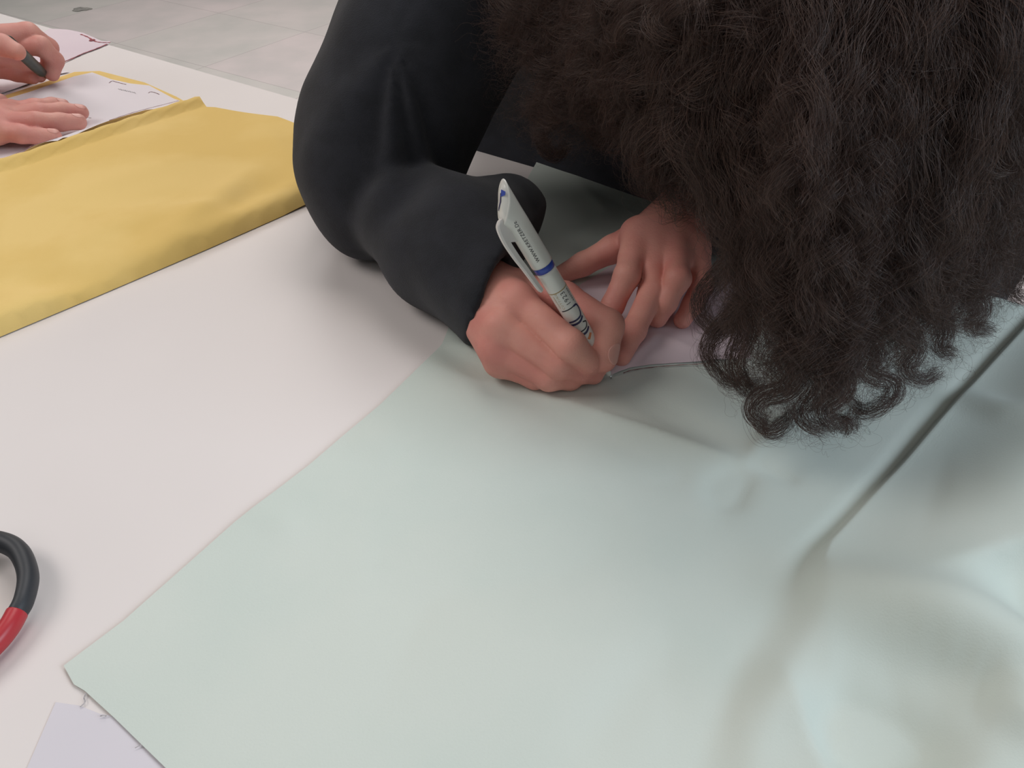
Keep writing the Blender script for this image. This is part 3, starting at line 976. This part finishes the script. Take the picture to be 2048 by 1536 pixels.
L_palm += [(J(1290, 515, 0.036), J(1352, 520, 0.034), 0.0095, 0.0095), (J(1300, 480, 0.036), J(1340, 450, 0.036), 0.016, 0.018), (L_fing[0][0][0], L_fing[3][0][0], 0.0105, 0.0095), (J(1480, 400, 0.045), wl, 0.023, 0.021)]
fnL = hand_sdf(L_fing, L_palm)

def bounds(fing, palm, pad=0.03):
    P = np.concatenate([f_[0] for f_ in fing] + [np.array([a_, b_]) for a_, b_, _, _ in palm])
    return P.min(0) - pad, P.max(0) + pad

HC = np.array([0.182, 0.468, TZ + 0.208])          # centre of the head
U = nrm([-0.42, -0.72, 0.45])                       # crown of the head points here
Fd = nrm(np.array([-0.25, -0.30, -0.92]))
Fd = nrm(Fd - U * (Fd @ U))                         # the face looks here, down at the paper
Sd = np.cross(U, Fd)
n3 = np.array([en[0], en[1], 0.0]); e3 = np.array([ed[0], ed[1], 0.0])
NB = HC + n3 * 0.15 + np.array([0, 0, 0.03])        # base of the neck
SHR = np.array([0.002, 0.715, TZ + 0.26])
SHL = NB + e3 * 0.19 + n3 * 0.04 + np.array([0, 0, 0.01])
ELR = J(712, 365, 0.050)
ELL = J(1480, 400, 0.045) + e3 * 0.16 + n3 * 0.06
HIP = NB + n3 * 0.16 + e3 * 0.0; HIP[2] = 0.56

def head_sdf(P):
    ax = np.array([Sd, Fd, U])
    d = ellip(P, HC + Fd * -0.008, ax, (0.074, 0.090, 0.088))
    d = smin(d, ellip(P, HC + Fd * 0.035 - U * 0.050, ax, (0.056, 0.056, 0.068)), 0.02)       # jaw
    nose = cone(P, HC + Fd * 0.088 - U * 0.012, HC + Fd * 0.106 - U * 0.044, 0.006, 0.010)
    d = smin(d, nose, 0.010)
    for s in (-1, 1):
        e = ellip(P, HC + Fd * 0.086 + Sd * 0.030 * s - U * 0.012, ax, (0.015, 0.010, 0.010))
        d = smax(d, -e, 0.008)
        d = smin(d, ellip(P, HC + Fd * 0.071 + Sd * 0.030 * s - U * 0.013, ax, (0.012, 0.012, 0.012)), 0.003)
        d = smin(d, ellip(P, HC - Fd * 0.002 + Sd * 0.076 * s - U * 0.022, ax, (0.008, 0.018, 0.030)), 0.004)
    d = smin(d, ellip(P, HC + Fd * 0.090 - U * 0.072, ax, (0.022, 0.007, 0.005)), 0.004)
    d = smin(d, ellip(P, HC + Fd * 0.088 - U * 0.082, ax, (0.018, 0.008, 0.006)), 0.004)
    return d

def body_sdf(P):
    d = smin(head_sdf(P), cone(P, HC - Fd * 0.03 - U * 0.06, NB, 0.050, 0.056), 0.03)
    mid = (NB + HIP) / 2 + n3 * 0.02
    t_ = cone(P, NB + n3 * 0.03 + np.array([0, 0, -0.06]), mid, 0.085, 0.095)
    t_ = smin(t_, cone(P, mid, HIP, 0.095, 0.115), 0.05)
    t_ = smin(t_, cone(P, SHR, NB + n3 * 0.02, 0.045, 0.055), 0.06)
    t_ = smin(t_, cone(P, SHL, NB + n3 * 0.02, 0.045, 0.055), 0.06)
    d = smin(d, t_, 0.05)
    d = smin(d, chain(P, [SHR, ELR, J(850, 486, 0.044)], [0.045, 0.036, 0.026], 0.02), 0.03)
    d = smin(d, chain(P, [SHL, ELL, J(1480, 400, 0.045)], [0.045, 0.036, 0.026], 0.02), 0.03)
    for s in (-1, 1):
        hp = HIP + e3 * 0.085 * s
        kn = hp - n3 * 0.36 + np.array([0, 0, -0.02]); an = kn + np.array([0, 0, -0.42]) + n3 * 0.03
        d = smin(d, chain(P, [hp, kn, an, an - n3 * 0.14 - np.array([0, 0, 0.035])], [0.085, 0.058, 0.042, 0.035], 0.03), 0.04)
    return d

PR = empty('person', (HIP[0], HIP[1], 0))
tag(PR, 'person in black sweater with long curly dark hair, bent over and writing', 'person')
parts = []
lo, hi = bounds(R_fing, R_palm); parts.append(surface(fnR, lo, hi, 0.0010))
lo, hi = bounds(L_fing, L_palm); parts.append(surface(fnL, lo, hi, 0.0010))
allp = np.array([HC, NB, SHR, SHL, ELR, ELL, HIP])
lo = allp.min(0) - 0.5; hi = allp.max(0) + 0.25; lo[2] = 0.0
parts.append(surface(body_sdf, lo, hi, 0.0055))
v, f = join(parts)
mesh('body', v, f, M_skin, PR)
th = R_fing[4][0]
tn = np.array([0.80, -0.45, 0.50]); tx = nrm(th[3] - th[2]); tn = nrm(tn - tx * (tn @ tx))
nail('thumb_nail', PR, fnR, th[2] + (th[3] - th[2]) * 0.85 + tn * 0.0092, tx, tn, 0.0072, 0.0062)

# --- sweater
a_l = float((J(930, 290)[:2] - E0) @ ed); a_r = float((J(1330, 409)[:2] - E0) @ ed)
hemA = J(960, 600, 0.060)
hemN = nrm(np.cross(J(958, 684, 0.006) - hemA, J(1080, 440, 0.045) - hemA))
if hemN @ (J(1100, 680, 0.03) - hemA) < 0:
    hemN = -hemN
def sweater_sdf(P):
    W_ = 0.0022 * waves(P, 38, 21) + 0.0012 * waves(P, 95, 22)
    # upper arm
    sh2 = SHR + np.array([0, 0, 0.01])
    d = cone(P, sh2, J(756, 300, 0.080), 0.088, 0.063)
    d = smin(d, cone(P, J(780, 270, 0.085), J(785, 348, 0.062), 0.062, 0.053), 0.03)
    d = smin(d, cone(P, J(756, 295, 0.075), J(736, 362, 0.056), 0.056, 0.053), 0.03)
    d = smin(d, ellip(P, J(706, 262, 0.060), np.eye(3), (0.044, 0.045, 0.050)), 0.03)
    d = smin(d, ellip(P, J(760, 408, 0.045), np.eye(3), (0.046, 0.047, 0.043)), 0.02)
    # forearm, a lobe of its own with a notch against the elbow
    f1 = cone(P, J(800, 420, 0.050), J(930, 490, 0.046), 0.046, 0.044)
    f1 = smin(f1, ellip(P, J(862, 526, 0.036), np.eye(3), (0.033, 0.029, 0.034)), 0.018)
    f1 = smin(f1, cone(P, J(935, 470, 0.048), J(1012, 440, 0.044), 0.042, 0.034), 0.02)
    f1 = smin(f1, cone(P, J(930, 490, 0.046), J(1020, 575, 0.040), 0.044, 0.037), 0.02)
    f1 = smin(f1, cone(P, J(880, 508, 0.042), J(990, 602, 0.037), 0.037, 0.0355), 0.02)
    f1 = smin(f1, cone(P, J(952, 590, 0.028), J(968, 660, 0.014), 0.026, 0.016), 0.012)
    f1 = smax(f1, (P - hemA) @ hemN, 0.003)
    d = smin(d, f1, 0.004)
    # torso
    mid = (NB + HIP) / 2 + n3 * 0.03
    t_ = cone(P, NB + n3 * 0.04 + np.array([0, 0, -0.07]), mid, 0.125, 0.135)
    t_ = smin(t_, cone(P, mid, HIP + np.array([0, 0, -0.02]), 0.135, 0.150), 0.05)
    t_ = smin(t_, cone(P, SHR + n3 * 0.03 + np.array([0, 0, -0.03]), NB + n3 * 0.03, 0.085, 0.080), 0.06)
    t_ = smin(t_, cone(P, SHR + n3 * 0.08 + np.array([0, 0, -0.05]), mid, 0.09, 0.11), 0.06)
    t_ = smin(t_, cone(P, SHL, NB + n3 * 0.03, 0.068, 0.075), 0.06)
    d = smin(d, t_, 0.04)
    for zz in (0.10, -0.08):
        t_ = smin(t_, cone(P, np.array([*on_table(a_l, -0.125), TZ + zz]), np.array([*on_table(a_r, -0.13), TZ + zz]), 0.105, 0.115), 0.05)
    d = smin(d, t_, 0.04)
    # left sleeve
    l_ = chain(P, [SHL, ELL + np.array([0, 0, 0.01]), J(1450, 405, 0.046), J(1392, 425, 0.044)], [0.068, 0.055, 0.038, 0.031], 0.02)
    d = smin(d, l_, 0.02)
    # open cuffs: hollow around the wrists
    d = smax(d, -cone(P, J(905, 540, 0.040), J(1010, 606, 0.037), 0.0235, 0.0295), 0.003)
    d = smax(d, -cone(P, J(1376, 432, 0.042), J(1300, 480, 0.040), 0.0265, 0.045), 0.003)
    # neck opening
    d = smax(d, -cone(P, HC, NB + n3 * 0.02 + np.array([0, 0, 0.03]), 0.075, 0.050), 0.01)
    # folds at the elbow and along the sleeve
    e = J(760, 440, 0.05)
    q = P - J(820, 380, 0.06)
    rr_ = np.linalg.norm(q, axis=1)
    ang_ = np.arctan2(q[:, 1], q[:, 0])
    W_ += 0.0022 * np.sin(ang_ * 7 + rr_ * 30) * np.exp(-((rr_ - 0.06) / 0.05) ** 2)
    d = d - W_
    # stays above the table and off its edge
    dz = (TZ + 0.0045) - P[:, 2]
    din = (E0[0] - P[:, 0]) * en[0] + (E0[1] - P[:, 1]) * en[1]     # positive over the table
    slab_ = np.minimum(dz, din + 0.012)
    return smax(d, slab_, 0.006)
lo = allp.min(0) - 0.22; hi = allp.max(0) + 0.22; lo[2] = 0.40
v, f = surface(sweater_sdf, lo, hi, 0.0032)
mesh('sweater', v, f, M_sweater, PR)
# --- trousers and shoes
def trousers_sdf(P):
    d = None
    for s in (-1, 1):
        hp = HIP + e3 * 0.085 * s
        kn = hp - n3 * 0.36 + np.array([0, 0, -0.02]); an = kn + np.array([0, 0, -0.36]) + n3 * 0.03
        e = chain(P, [hp, kn, an], [0.105, 0.072, 0.055], 0.03)
        d = e if d is None else smin(d, e, 0.03)
    return d
lo = HIP - 0.55; hi = HIP + 0.25; lo[2] = 0.02
v, f = surface(trousers_sdf, lo, hi, 0.007)
mesh('trousers', v, f, M_trousers, PR)
for s in (-1, 1):
    an = HIP + e3 * 0.085 * s - n3 * 0.33; an[2] = 0.05
    def shoe(P, an=an):
        return smax(chain(P, [an, an - n3 * 0.16 - np.array([0, 0, 0.012])], [0.052, 0.040], 0.01), 0.001 - P[:, 2], 0.004)
    v, f = surface(shoe, an - 0.25, an + 0.12, 0.005)
    mesh('shoe', v, f, M_black, PR)
# stool that carries the person
ST = empty('stool', (HIP[0] + n3[0] * 0.02, HIP[1] + n3[1] * 0.02, 0))
sb = np.array([ST.location[0], ST.location[1], 0.0])
v, f = lathe(sb, np.array([0, 0, 1.0]), np.array([1.0, 0, 0]), np.array([0, 1.0, 0]), [(0.355, 0.15), (0.36, 0.165), (0.375, 0.168), (0.383, 0.16)], 40)
mesh('seat', v, f, M_metal, ST)
for k in range(4):
    a_ = math.pi / 4 + k * math.pi / 2
    p = np.array([math.cos(a_), math.sin(a_), 0])
    v, f = tube([sb + p * 0.12 + np.array([0, 0, 0.357]), sb + p * 0.19], 0.011, 12, up=(0.3, 0.2, 0))
    mesh('leg', v, f, M_metal, ST)
tag(ST, 'round stool under the person with curly hair', 'stool')

# ------------------------------------------------------------------ hair of the writer
SIL = [(890, -80, .20), (915, 40, .17), (955, 150, .14), (1005, 225, .12), (1070, 300, .10), (1180, 275, .11), (1280, 300, .11), (1385, 335, .11), (1465, 372, .10), (1500, 430, .09),
       (1515, 510, .08), (1495, 585, .07), (1465, 690, .055), (1480, 755, .045), (1535, 842, .035), (1655, 866, .035), (1780, 800, .04), (1885, 735, .045),
       (1975, 665, .05), (2070, 570, .055), (2220, 440, .07), (2400, 200, .12), (2400, -200, .20)]
SIL = np.array(SIL, float)
CI = np.array([1600.0, 60.0])
sl = np.r_[0, np.cumsum(np.linalg.norm(np.diff(SIL[:, :2], axis=0), axis=1))]; sl /= sl[-1]
def sil(w):
    return np.array([np.interp(w, sl, SIL[:, i]) for i in range(3)])
def tip_at(w, rho):
    s_ = sil(w)
    px = CI + (s_[:2] - CI) * rho
    z = s_[2] + (0.262 - s_[2]) * max(0.0, 1 - rho) ** 0.75
    return J(px[0], px[1], z)

core_ends = [tip_at(w, 0.80) for w in np.linspace(0.0, 1.0, 26)]
def core_sdf(P):
    d = np.sqrt(((P - HC - np.array([0, 0.01, 0.0])) ** 2).sum(1)) - 0.104
    for e in core_ends:
        q = HC + (e - HC) * 0.74
        d = smin(d, cone(P, HC, q, 0.080, 0.020), 0.020)
    d = d - 0.004 * waves(P, 110, 31) - 0.0025 * waves(P, 260, 32)
    return smax(d, (TZ + 0.03) - P[:, 2], 0.01)
v, f = surface(core_sdf, HC - 0.36, HC + 0.34, 0.004)
hm = mesh('hair_mass', v, f, M_core, PR)

def hair_material(name, c1, c2):
    m = bpy.data.materials.new(name)
    m.use_nodes = True
    nt = m.node_tree
    b = nt.nodes['Principled BSDF']
    hi_ = nt.nodes.new('ShaderNodeHairInfo')
    r = nt.nodes.new('ShaderNodeValToRGB')
    r.color_ramp.elements[0].color = (*c1, 1); r.color_ramp.elements[1].color = (*c2, 1)
    nt.links.new(hi_.outputs['Random'], r.inputs['Fac'])
    nt.links.new(r.outputs['Color'], b.inputs['Base Color'])
    b.inputs['Roughness'].default_value = 0.38
    b.inputs['Specular IOR Level'].default_value = 0.55
    t = nt.nodes.new('ShaderNodeBsdfTranslucent')
    nt.links.new(r.outputs['Color'], t.inputs['Color'])
    mx = nt.nodes.new('ShaderNodeMixShader'); mx.inputs[0].default_value = 0.25
    nt.links.new(b.outputs[0], mx.inputs[1]); nt.links.new(t.outputs[0], mx.inputs[2])
    nt.links.new(mx.outputs[0], nt.nodes['Material Output'].inputs['Surface'])
    return m
M_hair = hair_material('dark_brown_hair', srgb(56, 41, 38), srgb(98, 74, 64))

NP_ = 40
T_ = np.linspace(0, 1, NP_)
def lock_path(root, p1, p2, tip):
    pts = spline([root, p1, p2, tip], 20)
    P = np.array(pts)
    L = np.r_[0, np.cumsum(np.linalg.norm(np.diff(P, axis=0), axis=1))]
    t = T_ * L[-1]
    return np.stack([np.interp(t, L, P[:, i]) for i in range(3)], 1), L[-1]

def lock(path, length, ns, amp, wl_, spread, frizz, tip_spread, curl_from=0.25):
    """ns strands that follow one path as a curl"""
    tan = np.gradient(path, axis=0); tan /= np.linalg.norm(tan, axis=1)[:, None]
    ref = nrm(rng.normal(size=3))
    n1 = np.cross(tan, ref); n1 /= np.linalg.norm(n1, axis=1)[:, None]
    n2 = np.cross(tan, n1)
    ph0 = rng.random() * 6.28; hand_ = 1 if rng.random() < 0.5 else -1
    out = []
    g = sstep(T_, curl_from, 0.9)
    for i in range(ns):
        ph = ph0 + rng.normal() * 0.22
        aa = amp * (0.9 + 0.25 * rng.normal()) * g
        wv = wl_ * (1 + 0.03 * rng.normal())
        th = hand_ * (T_ * length / wv * 2 * math.pi) + ph
        rr = math.sqrt(rng.random()); ra = rng.random() * 6.28
        sp = spread * (1 - T_) + tip_spread * T_
        fz = frizz * (0.3 + T_)
        k1, k2 = rng.random(2) * 30 + 18; q1_, q2_ = rng.random(2) * 6.28
        a1 = aa * np.cos(th) + rr * math.cos(ra) * sp + fz * np.sin(T_ * k1 + q1_)
        a2 = aa * np.sin(th) + rr * math.sin(ra) * sp + fz * np.sin(T_ * k2 + q2_)
        end = 1 - 0.12 * rng.random()
        P = path + n1 * a1[:, None] + n2 * a2[:, None]
        if end < 1:
            ts = T_ * end
            P = np.stack([np.interp(ts, T_, P[:, j]) for j in range(3)], 1)
        out.append(P)
    return out

strands = []; fly = []
crown = HC + U * 0.088
NL = 800
for i in range(NL):
    w = rng.random()
    edge_lock = rng.random() < 0.45
    rho = rng.uniform(0.86, 0.97) if edge_lock else rng.uniform(0.30, 0.92)
    tip = tip_at(w, rho)
    dt = nrm(tip - HC)
    up_ = np.array([0, 0, 1.0])
    # roots: over the skull, towards the tip but drawn up to the crown, never on the face
    dr = nrm(dt * 0.55 + U * 0.45 + up_ * 0.35 + rng.normal(size=3) * 0.28)
    if dr @ Fd > 0.35:
        dr = nrm(dr - Fd * (dr @ Fd - 0.2))
    root = HC + dr * 0.090
    R_ = np.linalg.norm(tip - HC)
    d1 = nrm(dr * 0.65 + dt * 0.35); d2 = nrm(dr * 0.25 + dt * 0.75 + up_ * 0.10)
    lay = rng.uniform(0.85, 1.0)
    p1 = HC + d1 * 0.120 * lay
    p2 = HC + d2 * (0.128 + 0.35 * max(0, R_ - 0.14)) * lay
    if R_ < 0.145:
        p2 = HC + nrm(d1 + dt) * 0.132 * lay
    path, Ln = lock_path(root, p1, p2, tip)
    ns = 46
    amp = rng.uniform(0.004, 0.0095) * (1.0 if edge_lock else 0.75)
    ls = lock(path, Ln, ns, amp, rng.uniform(0.024, 0.042), 0.015, 0.0005, 0.0036, 0.15 if edge_lock else 0.1)
    strands += ls
    fl_ = lock(path, Ln, 5, amp * 1.5, rng.uniform(0.02, 0.05), 0.02, 0.0025, 0.012, 0.1)
    fly += fl_
# ringlets hanging lowest, over the fabric
ringlets = [
    [(1620, 690, .075), (1580, 770, .06), (1525, 795, .05), (1508, 830, .042), (1540, 858, .036), (1582, 838, .034), (1570, 802, .036)],
    [(1600, 680, .08), (1645, 760, .062), (1605, 815, .05), (1622, 852, .042), (1662, 872, .036)],
    [(1660, 690, .075), (1690, 770, .06), (1650, 815, .05), (1672, 850, .042), (1706, 846, .036), (1700, 812, .034)],
    [(1700, 640, .085), (1745, 700, .066), (1738, 742, .058), (1786, 768, .05), (1776, 806, .044), (1722, 818, .04), (1690, 792, .038)],
    [(1500, 600, .085), (1432, 670, .065), (1420, 720, .055), (1462, 758, .048), (1505, 742, .046)],
    [(1470, 520, .095), (1412, 582, .075), (1404, 632, .066), (1440, 664, .060), (1470, 640, .06)],
    [(1500, 640, .08), (1470, 730, .06), (1490, 775, .05), (1530, 770, .045)],
    [(1780, 620, .085), (1830, 690, .062), (1812, 735, .052), (1850, 762, .045), (1880, 735, .045)],
    [(1850, 600, .085), (1890, 660, .066), (1880, 700, .056), (1915, 716, .05)],
    [(1920, 560, .085), (1960, 612, .068), (1950, 655, .058), (1990, 662, .052)],
    [(1990, 480, .09), (2030, 540, .072), (2020, 590, .062), (2060, 600, .056)],
    [(1120, 210, .125), (1080, 262, .115), (1092, 300, .105), (1125, 306, .10), (1130, 280, .10)],
    [(1200, 200, .13), (1180, 250, .12), (1205, 285, .11), (1235, 275, .11)],
    [(1400, 290, .13), (1380, 340, .12), (1420, 370, .11), (1440, 345, .11)],
    [(1520, 420, .115), (1460, 440, .105), (1455, 490, .095), (1490, 505, .095)],
]
for rg in ringlets:
    P_ = np.array(spline([J(*q) for q in rg], 12))
    L_ = np.r_[0, np.cumsum(np.linalg.norm(np.diff(P_, axis=0), axis=1))]
    path = np.stack([np.interp(T_ * L_[-1], L_, P_[:, k]) for k in range(3)], 1)
    strands += lock(path, L_[-1], 120, 0.0015, 0.03, 0.0085, 0.0006, 0.0042, 0.0)
    fly += lock(path, L_[-1], 40, 0.004, 0.03, 0.010, 0.0015, 0.008, 0.0)
# fine fuzz around the outline
for i in range(900):
    w = rng.random(); tip = tip_at(w, rng.uniform(0.93, 1.035))
    base_ = tip_at(w, 0.86)
    m_ = (tip + base_) / 2 + rng.normal(size=3) * 0.006
    path, Ln = lock_path(base_, base_ * 0.6 + m_ * 0.4, m_, tip)
    fly += lock(path, Ln, 2, rng.uniform(0.002, 0.006), rng.uniform(0.015, 0.035), 0.012, 0.0012, 0.012, 0.0)

def curves(name, S, rad, mat, parent):
    A = np.array(S, dtype=np.float32)
    A[:, :, 2] = np.maximum(A[:, :, 2], TZ + 0.0045)
    A -= wloc(parent).astype(np.float32)
    hc = bpy.data.hair_curves.new(name)
    hc.add_curves([A.shape[1]] * A.shape[0])
    hc.attributes['position'].data.foreach_set('vector', A.ravel())
    ra = hc.attributes.get('radius') or hc.attributes.new('radius', 'FLOAT', 'POINT')
    prof_ = (rad * (1 - 0.6 * np.linspace(0, 1, A.shape[1]))).astype(np.float32)
    ra.data.foreach_set('value', np.tile(prof_, A.shape[0]))
    hc.materials.append(mat)
    o = bpy.data.objects.new(name, hc); COL.objects.link(o); o.parent = parent
    return o
curves('hair', strands, 0.00011, M_hair, PR)
curves('flyaway_hair', fly, 0.00006, M_hair, PR)
print('strands', len(strands), len(fly))

# ------------------------------------------------------------------ the other person, hands at the left
G_fing = [
    (J3([(-14, 72, 66), (58, 66, 64), (98, 94, 42), (98, 134, 20)]), [0.0128, 0.0118, 0.0104, 0.0088]),
    (J3([(0, 92, 50), (82, 92, 52), (110, 120, 32), (104, 148, 17)]), [0.0118, 0.0110, 0.0098, 0.0086]),
    (J3([(-6, 118, 36), (56, 130, 26), (76, 142, 18), (78, 152, 14)]), [0.0108, 0.0098, 0.0088, 0.0078]),
    (J3([(-14, 138, 24), (34, 148, 18), (54, 152, 15), (66, 156, 14)]), [0.0100, 0.0088, 0.0080, 0.0072]),
    (J3([(-84, 112, 60), (-42, 94, 76), (4, 90, 82), (33, 103, 76)]), [0.0135, 0.0120, 0.0110, 0.0092]),
]
gw = J(-90, 110, 0.048)
G_palm = [(gw, G_fing[i][0][0], 0.024, r_) for i, r_ in ((0, 0.0125), (1, 0.0125), (2, 0.012), (3, 0.011))] + [(gw, G_fing[4][0][0], 0.022, 0.0135), (J(-190, 110, 0.052), gw, 0.027, 0.025)]
fnG = hand_sdf(G_fing, G_palm)
H_fing = [
    (J3([(18, 226, 24), (70, 216, 22), (105, 212, 17), (126, 213, 15)]), [0.0110, 0.0098, 0.0086, 0.0078]),
    (J3([(10, 234, 26), (78, 226, 25), (126, 223, 19), (162, 225, 15)]), [0.0112, 0.0102, 0.0092, 0.0082]),
    (J3([(2, 244, 26), (72, 244, 25), (120, 244, 19), (157, 244, 15)]), [0.0112, 0.0102, 0.0092, 0.0084]),
    (J3([(-10, 262, 22), (42, 268, 20), (76, 272, 16), (108, 273, 14)]), [0.0108, 0.0094, 0.0084, 0.0078]),
    (J3([(-110, 224, 26), (-60, 208, 22), (-30, 202, 18), (0, 202, 15)]), [0.0135, 0.0115, 0.0098, 0.0085]),
]
hw = J(-110, 252, 0.032)
H_palm = [(hw, H_fing[i][0][0], 0.024, r_) for i, r_ in ((0, 0.0125), (1, 0.0135), (2, 0.0135), (3, 0.0125))] + [(hw, H_fing[4][0][0], 0.022, 0.0135), (H_fing[0][0][0], H_fing[3][0][0], 0.012, 0.012), (J(-210, 264, 0.040), hw, 0.027, 0.025)]
fnH = hand_sdf(H_fing, H_palm)
OC = np.array([-1.12, 0.78, 0.0])
def other_body(P):
    hd_ = OC + np.array([0.10, -0.05, 1.25])
    d = ellip(P, hd_, np.eye(3), (0.095, 0.075, 0.115))
    d = smin(d, cone(P, hd_ + [-0.02, 0, -0.08], OC + [0, 0, 1.08], 0.05, 0.06), 0.03)
    d = smin(d, cone(P, OC + [0, 0, 0.98], OC + [-0.05, 0, 0.60], 0.11, 0.13), 0.05)
    shl = OC + [0, 0.18, 1.03]; shr = OC + [0, -0.18, 1.03]
    d = smin(d, cone(P, shl, shr, 0.05, 0.05), 0.06)
    d = smin(d, chain(P, [shl, OC + [0.10, 0.24, 0.81], J(-190, 110, 0.052)], [0.05, 0.04, 0.027], 0.02), 0.03)
    d = smin(d, chain(P, [shr, OC + [0.12, -0.24, 0.81], J(-210, 264, 0.040)], [0.05, 0.04, 0.027], 0.02), 0.03)
    for s in (-1, 1):
        d = smin(d, chain(P, [OC + [-0.05, 0.09 * s, 0.56], OC + [0.36, 0.10 * s, 0.54], OC + [0.34, 0.10 * s, 0.08], OC + [0.46, 0.10 * s, 0.045]], [0.09, 0.06, 0.042, 0.035], 0.03), 0.04)
    return d
O2 = empty('person', (OC[0], OC[1], 0))
tag(O2, 'person at the left of whom only two hands show, one holding a green pen', 'person')
parts = []
lo, hi = bounds(G_fing, G_palm); parts.append(surface(fnG, lo, hi, 0.0012))
lo, hi = bounds(H_fing, H_palm); parts.append(surface(fnH, lo, hi, 0.0012))
parts.append(surface(other_body, OC + [-0.3, -0.45, 0], OC + [0.75, 0.45, 1.45], 0.007))
v, f = join(parts)
mesh('body', v, f, M_skin2, O2)
q = G_fing[0][0]
nail('finger_nail', O2, fnG, q[3] + np.array([0.004, -0.004, 0.006]), q[3] - q[2], np.array([0.5, -0.55, 0.6]), 0.0062, 0.0055)
for i, s in ((0, 0), (1, 0), (2, 0), (3, 0)):
    q = H_fing[i][0]
    nail('finger_nail', O2, fnH, q[3] + nrm(q[3] - q[2]) * 0.002 + np.array([0, 0, 0.0072]), (q[3] - q[2]) * [1, 1, 0.3], np.array([0.1, 0, 1.0]), 0.0060, 0.0054)
def shirt_sdf(P):
    d = cone(P, OC + [0, 0, 0.98], OC + [-0.05, 0, 0.60], 0.13, 0.15)
    shl = OC + [0, 0.18, 1.03]; shr = OC + [0, -0.18, 1.03]
    d = smin(d, cone(P, shl, shr, 0.065, 0.065), 0.06)
    d = smin(d, cone(P, shl, OC + [0.05, 0.21, 0.92], 0.068, 0.062), 0.03)
    d = smin(d, cone(P, shr, OC + [0.06, -0.21, 0.92], 0.068, 0.062), 0.03)
    return d
v, f = surface(shirt_sdf, OC + [-0.35, -0.4, 0.4], OC + [0.35, 0.4, 1.25], 0.007)
mesh('shirt', v, f, M_shirt, O2)
def tr2(P):
    d = None
    for s in (-1, 1):
        e = chain(P, [OC + [-0.05, 0.09 * s, 0.56], OC + [0.36, 0.10 * s, 0.54], OC + [0.34, 0.10 * s, 0.12]], [0.11, 0.075, 0.055], 0.03)
        d = e if d is None else smin(d, e, 0.03)
    return d
v, f = surface(tr2, OC + [-0.3, -0.3, 0], OC + [0.6, 0.3, 0.8], 0.008)
mesh('trousers', v, f, M_trousers, O2)
